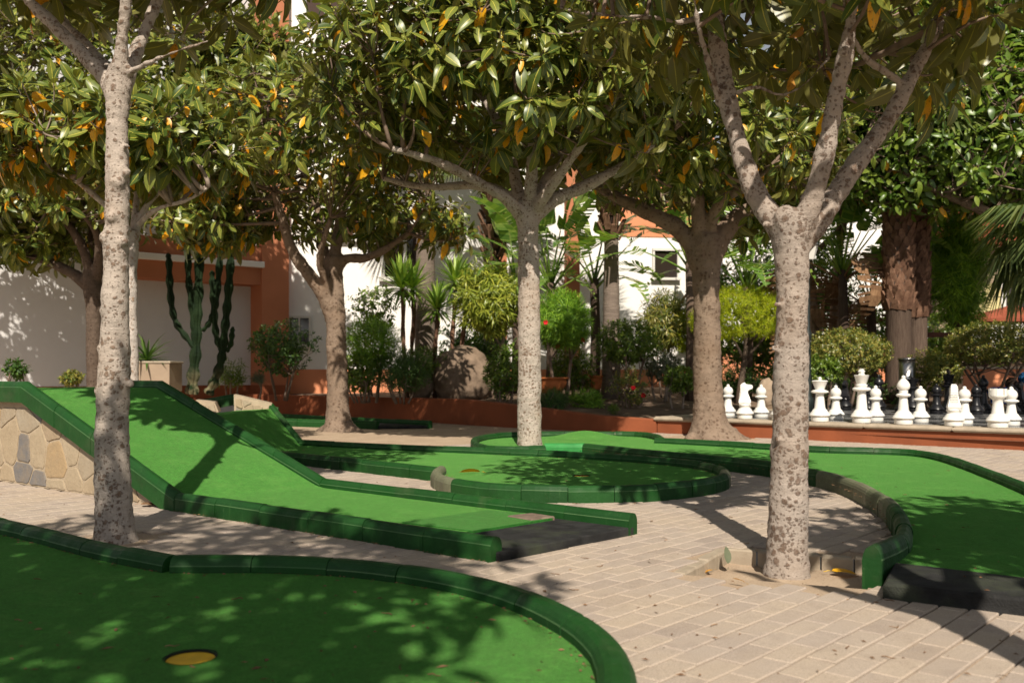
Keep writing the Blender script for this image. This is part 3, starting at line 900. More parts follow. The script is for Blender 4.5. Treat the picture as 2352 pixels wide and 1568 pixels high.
bbox(.303, 9.5, .303, 6.6, ZB-.064, ZB-.010, 'tile_dark', 'board_border', terr)
for i in range(8):
    for j in range(8):
        x, y = a1+i*SQ_A, b1+j*SQ_B
        dark = (i+j) % 2 == 0
        bbox(x-SQ_A/2+.003, x+SQ_A/2-.003, max(.305, y-SQ_B/2+.003), y+SQ_B/2-.003, ZB-.012, ZB+random.uniform(-.001, .001), 'tile_dark' if dark else 'tile_light', 'board_tile', terr, .002)
def rprof(pts): return pts
BASE = [(.205, 0), (.21, .01), (.21, .10), (.19, .108), (.235, .125), (.25, .15), (.235, .185), (.19, .24), (.165, .285), (.14, .30), (.138, .315)]
def prof(kind):
    if kind == 'pawn':
        return BASE + [(.13, .33), (.105, .50), (.098, .575), (.15, .59), (.185, .615), (.185, .635), (.15, .66), (.09, .68)] + [(.155*math.sin(a), .785-.155*math.cos(a)) for a in np.linspace(.75, 2.85, 9)] + [(.03, .925)] + [(max(.004, .052*math.sin(a)), .955-.052*math.cos(a)) for a in np.linspace(.7, 3.05, 7)]
    b_ = [(r*.86, z*.86) for r, z in BASE]
    if kind == 'bishop':
        return b_ + [(.105, .28), (.08, .52), (.078, .555), (.12, .565), (.142, .585), (.142, .605), (.11, .625), (.075, .64), (.09, .66), (.09, .675), (.075, .69), (.11, .72), (.13, .77), (.125, .82), (.09, .88), (.05, .925), (.035, .935)] + [(max(.004, .042*math.sin(a)), .962-.04*math.cos(a)) for a in np.linspace(.8, 3.05, 6)]
    if kind == 'king':
        b_ = [(r*.78, z*.78) for r, z in BASE]
        return b_ + [(.10, .26), (.078, .52), (.074, .575), (.13, .59), (.166, .61), (.166, .632), (.13, .652), (.085, .66), (.105, .68), (.105, .70), (.08, .715), (.085, .72), (.132, .868), (.138, .874), (.125, .882), (.04, .885)]
    if kind == 'queen':
        b_ = [(r*.92, z*.92) for r, z in BASE]
        return b_ + [(.118, .31), (.09, .57), (.087, .62), (.15, .635), (.19, .655), (.19, .675), (.15, .70), (.095, .715), (.10, .73), (.165, .89), (.178, .905), (.16, .92), (.10, .925), (.04, .93)] + [(max(.004, .04*math.sin(a)), .962-.04*math.cos(a)) for a in np.linspace(.8, 3.05, 6)]
    if kind == 'rook':
        b_ = [(r*1.15, z*1.15) for r, z in BASE]
        return b_ + [(.15, .38), (.125, .60), (.12, .70), (.15, .73), (.20, .78), (.215, .80), (.215, .82)]
    if kind == 'knight':
        b_ = [(r*.98, z*.98) for r, z in BASE]
        return b_ + [(.145, .33), (.17, .37), (.16, .40)]
HGT = dict(pawn=.46, bishop=.595, king=.68, queen=.575, rook=.445, knight=.495)
def chess_parts(kind):
    H = HGT[kind]
    mb = MB().lathe([(r*H, z*H) for r, z in prof(kind)], 28)
    ex = None
    if kind == 'king':
        ex = MB().box(-.055*H, .055*H, -.03*H, .03*H, .884*H, .915*H, None, .006).box(-.045*H, .045*H, -.026*H, .026*H, .915*H, .985*H, None, .006).box(-.068*H, .068*H, -.028*H, .028*H, .935*H, .965*H, None, .005).box(-.03*H, .03*H, -.024*H, .024*H, .985*H, H, None, .004)
    if kind == 'rook':
        ex = MB()
        for k in range(8):
            a0, a1_ = 2*math.pi*(k+.1)/8, 2*math.pi*(k+.9)/8
            v = []
            for z in (.815*H, H):
                for r_ in (.15*H, .218*H):
                    for a in np.linspace(a0, a1_, 4): v.append((r_*math.cos(a), r_*math.sin(a), z))
            f = [[3, 2, 1, 0, 4, 5, 6, 7][::-1], [8, 9, 10, 11, 15, 14, 13, 12][::-1]]
            for i in range(3): f += [[4+i, 5+i, 13+i, 12+i], [1+i, i, 8+i, 9+i]]
            f += [[0, 4, 12, 8], [7, 3, 11, 15]]
            ex.add(v, f)
    if kind == 'knight':
        # faceted horse head: side outline with tapering thickness, facing +x
        out = [(-.14, .38), (-.17, .46), (-.13, .58), (-.10, .70), (-.12, .82), (-.12, .93), (-.06, .985), (.0, 1.0), (.03, .955), (.08, .95), (.20, .93), (.215, .88), (.20, .83), (.12, .80), (.08, .76), (.09, .68), (.13, .58), (.165, .47), (.14, .38)]
        wd = [.13, .145, .115, .09, .08, .075, .055, .05, .06, .07, .06, .055, .055, .07, .08, .085, .11, .145, .13]
        n = len(out); v = []
        for s_ in (-1, 1):
            for (x, z), w_ in zip(out, wd): v.append((x*H, s_*w_*H, z*H))
        # centre columns so the sides stay convex
        for s_ in (-1, 1):
            for x, z, w_ in ((-.01, .45, .165), (-.01, .60, .125), (-.02, .74, .10), (.0, .88, .10), (.12, .88, .075)): v.append((x*H, s_*w_*H, z*H))
        f = [[i, (i+1) % n, n+(i+1) % n, n+i] for i in range(n)]
        for s_ in (0, 1):
            o0 = s_*n; c0 = 2*n+s_*5
            tri = [[18, 0, c0-o0], [0, 1, c0-o0], [1, 2, c0+1-o0], [1, c0+1-o0, c0-o0], [2, 3, c0+2-o0], [2, c0+2-o0, c0+1-o0], [3, 4, c0+2-o0], [4, c0+3-o0, c0+2-o0], [4, 5, c0+3-o0], [5, 6, c0+3-o0], [6, 7, c0+3-o0], [7, 8, c0+3-o0], [8, 9, c0+4-o0], [8, c0+4-o0, c0+3-o0], [9, 10, c0+4-o0], [10, 11, c0+4-o0], [11, 12, c0+4-o0], [12, 13, c0+4-o0], [13, c0+3-o0, c0+4-o0], [13, 14, c0+3-o0], [14, c0+2-o0, c0+3-o0], [14, 15, c0+2-o0], [15, c0+1-o0, c0+2-o0], [15, 16, c0+1-o0], [16, c0-o0, c0+1-o0], [16, 17, c0-o0], [17, 18, c0-o0]]
            for t in tri:
                t = [q+o0 for q in t]
                f.append(t if s_ else t[::-1])
        ex = MB().add(v, f)
        # stepped mane on the neck
        for k in range(9):
            z = .50+.04*k
            ex.box((-.165+.006*k)*H, (-.06)*H, -.095*H*(1-.03*k), .095*H*(1-.03*k), z*H, (z+.026)*H, None, .003)
    return mb, ex
chess_cache = {}
EXN = dict(king='crown_finial', rook='battlement', knight='horse_head')
files = 'abcdefgh'
back = ['rook', 'knight', 'bishop', 'queen', 'king', 'bishop', 'knight', 'rook']
fdesc = {'w': {0: 'hidden behind the brown ficus trunk', 1: 'left of the near pale trunk', 2: 'behind the near pale trunk', 3: 'just right of the near pale trunk', 4: 'tallest white piece', 5: 'right of the white king', 6: 'third from the right edge', 7: 'at the front right edge'}}
def place(kind, col, i, j, label):
    key = (kind, col)
    q = B0 + BV*(a1+i*SQ_A+random.uniform(-.03, .03)) + BU*(b1+j*SQ_B+random.uniform(-.03, .03))
    rz = math.atan2(BU.y, BU.x) + (0 if col == 'w' else math.pi) + random.uniform(-.3, .3)
    if kind == 'knight' and col == 'w': rz = -.25 + (1.5 if i == 6 else 0)
    mat = MAT['chess_white' if col == 'w' else 'chess_black']
    if key not in chess_cache:
        mb, ex = chess_parts(kind)
        me = mesh_np('chess_'+kind, mb.v, mb.f); me.materials.append(mat)
        xm = None
        if ex: xm = mesh_np(EXN[kind], ex.v, ex.f, smooth=False); xm.materials.append(mat)
        try: me.set_sharp_from_angle(angle=R(50))
        except Exception: pass
        chess_cache[key] = (me, xm)
    me, xm = chess_cache[key]
    o = bpy.data.objects.new('chess_'+kind, me); link(o, None, (q.x, q.y, ZB+.002)); o.rotation_euler = (0, 0, rz)
    tag(o, label, 'chess piece', ('white' if col == 'w' else 'black')+' giant chess pieces')
    if xm:
        x = bpy.data.objects.new(EXN[kind], xm); C.objects.link(x); x.parent = o
W1 = ['white rook behind the root flare of the thick brown ficus', 'white knight left of the nearest right-hand trunk', 'white bishop hidden by the nearest right-hand trunk', 'white queen just right of the nearest right-hand trunk', 'white king, tallest of the white chess pieces', 'white bishop between the white king and the knight', 'shaded white knight between bishop and rook, right side', 'white rook nearest the right picture edge, with battlement top']
W2 = ['white pawn left of the white knight by the brown ficus', 'white pawn right of the left-hand white knight', 'white pawn mostly hidden by the nearest right-hand trunk', 'white pawn behind the white queen', 'white pawn behind the white king', 'white pawn behind the right-hand white bishop', 'white pawn beside the shaded white knight', 'white pawn half hidden behind the white rook']
K1 = ['black rook at the far left end of the black row', 'black knight between the white queen and king', 'black bishop right of the white king', 'black queen beside the palm trunk', 'black king with flat crown above the shaded white knight', 'tall black bishop near the salmon wall', 'black knight at the far right of the board', 'black rook at the far right corner of the board']
K2 = ['black pawn nearest the nearest right-hand trunk', 'black pawn right behind the white queen', 'black pawn behind the white king', 'black pawn left of the right-hand white bishop', 'black pawn left of the shaded white knight', 'black pawn right of the black king', 'black pawn beside the tall black bishop', 'black pawn behind the white rook']
for i in range(8):
    place(back[i], 'w', i, 0, W1[i]); place('pawn', 'w', i, 1.05, W2[i])
for i in range(8):
    place(back[i], 'b', i, 7, K1[i]); place('pawn', 'b', i, 6, K2[i])

# ================================================================== BUILDINGS
E = Vector((.78, .626, 0)); EN = Vector((.626, -.78, 0))      # left wing runs away to the right; EN faces us
L0 = Vector((-9.75, 17.7, 0))
wing = thing('left_wing', tuple(L0), 'shaded pale grey wing of the hotel with terracotta beam and pillar', 'building')
def lbox(s0, s1, n0, n1, z0, z1, mat, name, parent=None, bev=0):
    M = Matrix.Translation(L0) @ Matrix(((E.x, -EN.x, 0, 0), (E.y, -EN.y, 0, 0), (0, 0, 1, 0), (0, 0, 0, 1)))
    return MB().box(s0, s1, -n1, -n0, z0, z1, M, bev).build(name, MAT[mat], parent or wing)
lbox(-6, 5.0, -.4, 0, 0, 9.5, 'wing_wall', 'wall')
lbox(-6, 5.0, 0, .012, .2, .60, 'terracotta_wall', 'plinth')
lbox(2.15, 5.3, 0, .55, 2.80, 3.66, 'orange_wall', 'beam')
lbox(2.10, 5.02, .552, .66, 3.17, 3.30, 'white_wall', 'ledge', None, .01)
lbox(4.98, 5.62, -.5, .60, .2, 12, 'orange_wall', 'pillar')
lbox(4.96, 5.64, -.5, .62, .2, .60, 'terracotta_wall', 'pillar_plinth')
lbox(2.15, 5.0, 0, .30, 3.66, 6.2, 'white_wall', 'parapet')
hotel = thing('main_building', (-5.2, 21, 0), 'sunlit white hotel facade behind the palms, with orange bands and brown windows', 'building')
F0 = Vector((-5.22, 21.05, 0)); FD = Vector((10.9, 1.4, 0)).normalized(); FN = Vector((FD.y, -FD.x, 0))
def fs(px):        # distance along the facade where it is seen at px
    k = (px-1176)/FPX
    return (k*F0.y - F0.x)/(FD.x - k*FD.y)
def fz(px, py): 
    q = F0 + FD*fs(px); return CAMH-(py-HOR)*q.y/FPX
def fbox(px0, px1, py0, py1, n0, n1, mat, name, parent=None, bev=0, z=None):
    s0, s1 = fs(px0), fs(px1); pm = (px0+px1)/2
    z0, z1 = (fz(pm, py1), fz(pm, py0)) if z is None else z
    M = Matrix.Translation(F0) @ Matrix(((FD.x, -FN.x, 0, 0), (FD.y, -FN.y, 0, 0), (0, 0, 1, 0), (0, 0, 0, 1)))
    return MB().box(s0, s1, -n1, -n0, z0, z1, M, bev).build(name, MAT[mat], parent or hotel)
fbox(640, 1640, 0, 0, -.5, 0, 'white_wall', 'wall', z=(0, 12))
fbox(640, 1640, 0, 0, 0, .014, 'salmon_wall', 'plinth', z=(.2, .95))
fbox(1296, 1326, 500, 700, 0, .3, 'orange_wall', 'pillar', z=(.3, 12))
fbox(1128, 1162, 500, 700, 0, .2, 'orange_wall', 'pillar', z=(.3, 12))
fbox(1425, 1640, 300, 545, 0, .02, 'salmon_wall', 'upper_band')
def window(px0, px1, py0, py1, frame='window_frame', glass='glass', mull=1):
    w_ = fbox(px0, px1, py0, py1, .004, .02, glass, 'window')
    t = (px1-px0)*.10
    fbox(px0-t*.5, px1+t*.5, py0-t*.5, py0+t*.5, .02, .09, frame, 'frame', w_)
    fbox(px0-t*.9, px1+t*.9, py1-t*.3, py1+t*.7, .02, .13, frame, 'sill', w_)
    for k in range(mull+2):
        x = px0+(px1-px0)*k/(mull+1)
        fbox(x-t*.4, x+t*.4, py0+t*.5, py1-t*.3, .021, .075, frame, 'frame', w_)
    ORG[w_]
window(664, 712, 728, 792); window(785, 842, 494, 552, glass='glass_brown'); window(1500, 1556, 574, 640, mull=0)
window(700, 800, -80, 50, glass='glass_brown', mull=1); window(880, 980, 540, 640, mull=1)
# far right house, low wall, pavilion
def qbox(px0, px1, py0, py1, Y, d, mat, name, parent, bev=0):
    a, b_ = Q(px0, py1, Y), Q(px1, py0, Y)
    return MB().box(a.x, b_.x, Y, Y+d, a.z, b_.z, None, bev).build(name, MAT[mat], parent)
annex = thing('hotel_annex', Q(1850, 800, 27), 'white annex wall with salmon base glimpsed between the paddle plants', 'building')
qbox(1660, 2130, 430, 800, 27, .5, 'white_wall', 'wall', annex)
qbox(1660, 2130, 800, 880, 26.95, .55, 'salmon_wall', 'plinth', annex)
house = thing('far_house', Q(2300, 800, 28), 'distant house with curtained window and white balcony behind the clipped bushes', 'building')
qbox(2150, 2800, 560, 900, 28, .5, 'planter_stone', 'wall', house)
qbox(2150, 2800, 300, 560, 27.6, .9, 'roof_tile', 'roof', house)
hw_ = qbox(2248, 2300, 652, 738, 27.9, .08, 'curtain', 'window', house)
qbox(2300, 2311, 650, 740, 27.86, .12, 'window_frame', 'frame', hw_)
qbox(2311, 2420, 652, 738, 27.93, .05, 'glass', 'pane', hw_)
qbox(2200, 2600, 738, 800, 26.5, .3, 'white_wall', 'balcony_wall', house)
qbox(2200, 2600, 733, 737.5, 26.49, .33, 'roof_tile', 'balcony_cap', house)
qbox(2235, 2480, 681, 683, 26.8, .03, 'dark_metal', 'rail', house)
sw = thing('salmon_wall', Q(2300, 900, 21), 'sunlit salmon garden wall behind the black chess pieces', 'wall')
qbox(2195, 2900, 848, 960, 21, .3, 'salmon_wall', 'wall_face', sw)
qbox(2190, 2900, 842, 848, 20.96, .4, 'slab_stone', 'coping', sw, .01)
pav = thing('pavilion', Q(2330, 880, 23), 'small open pavilion with dark red tiled roof beside the far house', 'pavilion')
ap = Q(2330, 698, 23.8)
ev = [Q(2252, 731, 23), Q(2408, 731, 23), Q(2408, 731, 23) + Vector((0, 1.7, 0)), Q(2252, 731, 23) + Vector((0, 1.7, 0))]
obj('roof', [ap] + ev + [q - Vector((0, 0, .07)) for q in ev], [[0, 1, 2], [0, 2, 3], [0, 3, 4], [0, 4, 1], [1, 5, 6, 2], [2, 6, 7, 3], [3, 7, 8, 4], [4, 8, 5, 1], [8, 7, 6, 5]], MAT['roof_tile'], pav)
for q in ev:
    c_ = Vector(((ev[0].x+ev[1].x)/2, ev[0].y+.85, 0)); p_ = q.lerp(Vector((c_.x, c_.y, q.z)), .25)
    MB().box(p_.x-.05, p_.x+.05, p_.y-.05, p_.y+.05, .3, q.z-.02).build('post', MAT['dark_wood'], pav)
perg = thing('timber_rail', Q(2155, 880, 20.5), 'dark brown timber rail on posts right of the palm trunks', 'rail')
qbox(2118, 2186, 763, 774, 20.5, .12, 'dark_wood', 'beam', perg)
for px in (2124, 2180): qbox(px-4, px+4, 774.5, 880, 20.52, .08, 'dark_wood', 'post', perg)
# litter bin
bn = Q(2083, 870, 16.2)
binr = thing('litter_bin', (bn.x, bn.y, .24), 'brushed steel cylindrical litter bin in front of the palm trunks', 'bin')
rb = 18*16.2/FPX; zt_ = CAMH-(826-HOR)*16.2/FPX
MB().lathe([(rb, 0), (rb, zt_-.24)], 24, Matrix.Translation((bn.x, bn.y, .24))).build('bin_body', MAT['steel'], binr, True)
MB().lathe([(rb*1.14, 0), (rb*1.16, .012), (rb*1.1, .03), (rb*.9, .03), (rb*.88, .0)], 24, Matrix.Translation((bn.x, bn.y, zt_))).build('bin_rim', MAT['steel'], binr, True)
# lamp post
lp = Q(1855, 880, 15.2)
lamp = thing('lamp_post', (lp.x, lp.y, .2), 'dark green lamp post with small lantern, right behind the near trunk', 'lamp post')
zz = lambda y: CAMH-(y-HOR)*15.2/FPX
MB().lathe([(.09, .2), (.09, .45), (.06, .5), (.05, zz(780)), (.065, zz(775)), (.065, zz(765)), (.04, zz(755)), (.034, zz(600)), (.05, zz(596))], 14, Matrix.Translation((lp.x, lp.y, 0))).build('post', MAT['dark_metal'], lamp, True)
MB().lathe([(.07, zz(596)), (.13, zz(566)), (.135, zz(564))], 6, Matrix.Translation((lp.x+.04, lp.y, 0))).build('lantern_glass', MAT['window_frame'], lamp)
MB().lathe([(.16, zz(563.5)), (.15, zz(558)), (.03, zz(545))], 6, Matrix.Translation((lp.x+.04, lp.y, 0))).build('lantern_roof', MAT['dark_metal'], lamp)

# ================================================================== FOLIAGE MACHINERY
def leaf_template(stations, droop, fold, pet=.30, petw=.026, ripple=0.0, tw=0.0):
    """leaf along +Y, upper side +Z; returns verts, tris, uv per loop"""
    v, uvv, t = [], [], []
    for k, (y, w_) in enumerate(stations):
        z = -droop*y*y
        rp = ripple*math.sin(k*2.1)
        v.append((0, y, z)); uvv.append((.5, y))
        if w_ > 0:
            v.append((-w_, y, z+fold*w_+rp-tw*w_*y)); uvv.append((0, y))
            v.append((w_*(1-.15*abs(tw)), y, z+fold*w_-rp+tw*w_*y)); uvv.append((1, y))
    idx = []; i = 0
    for y, w_ in stations:
        idx.append((i, i+1, i+2) if w_ > 0 else (i, None, None)); i += 3 if w_ > 0 else 1
    for a, b_ in zip(idx[:-1], idx[1:]):
        if a[1] is None: t += [(a[0], b_[0], b_[1]), (a[0], b_[2], b_[0])]
        elif b_[1] is None: t += [(a[0], b_[0], a[1]), (a[0], a[2], b_[0])]
        else: t += [(a[0], b_[0], b_[1]), (a[0], b_[1], a[1]), (a[0], a[2], b_[2]), (a[0], b_[2], b_[0])]
    if pet > 0:
        b0 = len(v)
        v += [(-petw, -pet, .0), (petw, -pet, .0), (0, -pet*.45, .05), (petw*.6, -pet*.45, .05-petw)]
        uvv += [(.5, 0)]*4
        t += [(b0, b0+1, b0+2), (b0+1, b0+3, b0+2), (b0+2, b0+3, 0)]
    return np.array(v, float), np.array(t, int), np.array(uvv, float)
FIC = [(0, 0), (.12, .13), (.32, .20), (.55, .205), (.78, .145), (.93, .055), (1, 0)]
T_FIC = [leaf_template(FIC, .10, .18), leaf_template(FIC, .28, .12, ripple=.01), leaf_template(FIC, -.06, .30), leaf_template(FIC, .45, .22, ripple=.015), leaf_template(FIC, .2, .35, tw=.9, ripple=.012), leaf_template(FIC, .32, .1, tw=-.8), leaf_template(FIC, .7, .45, tw=.4, ripple=.02)]
FICL = [(0, 0), (.3, .20), (.65, .19), (1, 0)]
T_FICL = [leaf_template(FICL, .12, .2, .25), leaf_template(FICL, .35, .15, .25)]
T_OV = [leaf_template([(0, 0), (.4, .26), (1, 0)], .15, .25, 0), leaf_template([(0, 0), (.45, .24), (1, 0)], .4, .1, 0)]
T_WIL = [leaf_template([(0, 0), (.35, .075), (.7, .06), (1, 0)], .25, .3, 0), leaf_template([(0, 0), (.35, .07), (.7, .06), (1, 0)], .55, .3, 0)]
T_NEE = [leaf_template([(0, .03), (.5, .04), (1, 0)], .1, .2, 0), leaf_template([(0, .03), (.5, .04), (1, 0)], .35, .2, 0)]
T_YUC = [leaf_template([(0, .018), (.3, .034), (.7, .024), (1, 0)], .08, .5, 0), leaf_template([(0, .018), (.3, .034), (.7, .024), (1, 0)], .4, .5, 0)]
def nrm(a): return a/np.maximum(np.linalg.norm(a, axis=-1, keepdims=True), 1e-9)
def leaf_frames(L, Nh):
    L = nrm(L); X = nrm(np.cross(L, Nh)); Z = np.cross(X, L)
    return X, L, Z
def leaf_mesh(name, templ, pick, posn, X, L, Z, wid, leng, mats, fm=None):
    """all leaves of a crown as one mesh"""
    vs, ts, us, ms = [], [], [], []
    b0 = 0
    for k, (tv, tt, tu) in enumerate(templ):
        s = np.where(pick == k)[0]
        if len(s) == 0: continue
        n, m = len(s), len(tv)
        v = (posn[s][:, None, :] + tv[None, :, 0, None]*(X[s]*wid[s][:, None])[:, None, :] + tv[None, :, 1, None]*(L[s]*leng[s][:, None])[:, None, :] + tv[None, :, 2, None]*(Z[s]*leng[s][:, None])[:, None, :])
        vs.append(v.reshape(-1, 3))
        ts.append((tt[None] + (np.arange(n)*m)[:, None, None] + b0).reshape(-1, 3))
        us.append(np.tile(tu[tt.reshape(-1)], (n, 1)))
        ms.append(np.repeat(fm[s] if fm is not None else np.zeros(n, int), len(tt)))
        b0 += n*m
    return np.concatenate(vs), np.concatenate(ts), np.concatenate(us), np.concatenate(ms)
LEAFME = {}
def single_leaf(tset, k, mat):
    key = (tset, k, mat)
    if key not in LEAFME:
        tv, tt, tu = globals()[tset][k]
        me = mesh_np('leaf', tv, tt, tu[tt.reshape(-1)]); me.materials.append(MAT[mat]); LEAFME[key] = me
    return LEAFME[key]
def rosette_leaves(tips, dirs, n, size, droop=.55, seed=0, spread=(.35, 1.75), petgap=.26, att=None):
    """whorls of leaves round twig tips -> arrays"""
    g = np.random.default_rng(seed)
    T = len(tips)
    if att is None: att = np.full(T, .5)
    att = att[:, None]
    az = (np.arange(n)*2.399963)[None, :] + g.uniform(0, 6.28, (T, 1)) + g.normal(0, .25, (T, n))
    fr = (np.arange(n)+.5)/n
    el = spread[0]*(1.25-.5*att) + (spread[1]*(1.15-.3*att)-spread[0])*fr[None, :]**.9 + g.normal(0, .18, (T, n))
    d = nrm(dirs)
    ref = np.where(np.abs(d[:, 2:3]) > .9, np.array([[1., 0, 0]]), np.array([[0, 0, 1.]]))
    e1_ = nrm(np.cross(d, ref)); e2_ = np.cross(d, e1_)
    rad = np.cos(az)[..., None]*e1_[:, None] + np.sin(az)[..., None]*e2_[:, None]
    L = np.cos(el)[..., None]*d[:, None] + np.sin(el)[..., None]*rad
    grav = (droop*(1.75-1.5*att)*np.clip(fr, .15, 1)[None, :]*g.uniform(.3, 1.5, (T, n)))[..., None]*np.array([0, 0, -1.])
    L = nrm(L+grav)
    Nh = d[:, None] + .25*g.normal(0, 1, (T, n, 3)) + np.array([0, 0, .35])
    ln = size*g.uniform(.55, 1.22, (T, n))*(.72+.35*np.minimum(1, fr*1.6))[None, :]
    base = tips[:, None] - d[:, None]*(fr[None, :]*size*.9)[..., None] + L*(ln*petgap)[..., None]
    X, Lf, Z = leaf_frames(L.reshape(-1, 3), Nh.reshape(-1, 3))
    return base.reshape(-1, 3), X, Lf, Z, ln.reshape(-1)
def shell_points(n, cen, rad, seed, lo=.62, zcut=None, low_bias=0.0):
    g = np.random.default_rng(seed)
    out = []
    while len(out) < n:
        u = g.normal(0, 1, 3); u /= np.linalg.norm(u)
        r_ = (lo**3 + (1-lo**3)*g.random())**(1/3)
        p_ = u*r_
        if zcut is not None and p_[2] < zcut: 
            if g.random() > .25: continue
            p_[2] = zcut + g.uniform(-.12, .05)
        q = np.array(cen)+p_*np.array(rad)
        q += .10*min(rad)*np.array(noise.noise_vector(Vector(q*1.1)))
        out.append((q, u))
    return np.array([o[0] for o in out]), np.array([o[1] for o in out])
def in_view(p_, m=.0):
    y = np.maximum(p_[:, 1], .1)
    px = 1176+p_[:, 0]/y*FPX; py = HOR-(p_[:, 2]-CAMH)/y*FPX
    return (px > -40) & (px < 2392) & (py > -40) & (py < 1600), px, py
def bez(a, b_, c_, n=6):
    return [a*(1-t)**2 + b_*2*t*(1-t) + c_*t*t for t in np.linspace(0, 1, n)]
def trunk_mesh(name, tubes, voxel, amp, mat, parent, knobs=(), seed=0, rough=1.0):
    mb = MB()
    for pts, rad in tubes:
        per = 4
        sp = spline([tuple(p_)+(r_,) for p_, r_ in zip(pts, rad)], per)
        mb.tube([q[:3] for q in sp], [max(q[3], .004) for q in sp], 16)
    for q, r_ in knobs:
        mb.lathe([(r_*math.sin(a)+1e-4, -r_*math.cos(a)) for a in np.linspace(0, math.pi, 8)], 10, Matrix.Translation(q))
    me = bpy.data.meshes.new(name); me.from_pydata([tuple(p_) for p_ in mb.v], [], mb.f); me.update()
    o = bpy.data.objects.new(name, me); C.objects.link(o)
    md = o.modifiers.new('r', 'REMESH'); md.mode = 'VOXEL'; md.voxel_size = voxel
    md = o.modifiers.new('s', 'SMOOTH'); md.factor = .5; md.iterations = 5
    dg = bpy.context.evaluated_depsgraph_get()
    ev_ = o.evaluated_get(dg)
    m2 = bpy.data.meshes.new_from_object(ev_)
    bpy.data.objects.remove(o)
    n = len(m2.vertices)
    co = np.empty(n*3, np.float32); no = np.empty(n*3, np.float32)
    m2.vertices.foreach_get('co', co); m2.vertices.foreach_get('normal', no)
    co = co.reshape(-1, 3); no = no.reshape(-1, 3)
    off = Vector((seed*3.1, seed*1.7, 0))
    dsp = np.array([noise.noise((Vector(c_)+off)*6.0)*.9 + noise.noise((Vector((c_[0], c_[1], c_[2]*1.6))+off)*19.0)*.4 + noise.noise((Vector(c_)+off)*47.0)*.2*rough + noise.noise(Vector((c_[0]*3, c_[1]*3, c_[2]*30))+off)*.3 for c_ in co])
    co = co + no*(dsp*amp)[:, None]
    org = (co[:, 0].mean(), co[:, 1].mean(), co[:, 2].min())
    m2.vertices.foreach_set('co', (co-np.array(org)).astype(np.float32).reshape(-1))
    m2.polygons.foreach_set('use_smooth', np.ones(len(m2.polygons), bool))
    m2.materials.clear(); m2.materials.append(mat); m2.update(); m2.name = name
    return link(bpy.data.objects.new(name, m2), parent, org)
STAT = {}
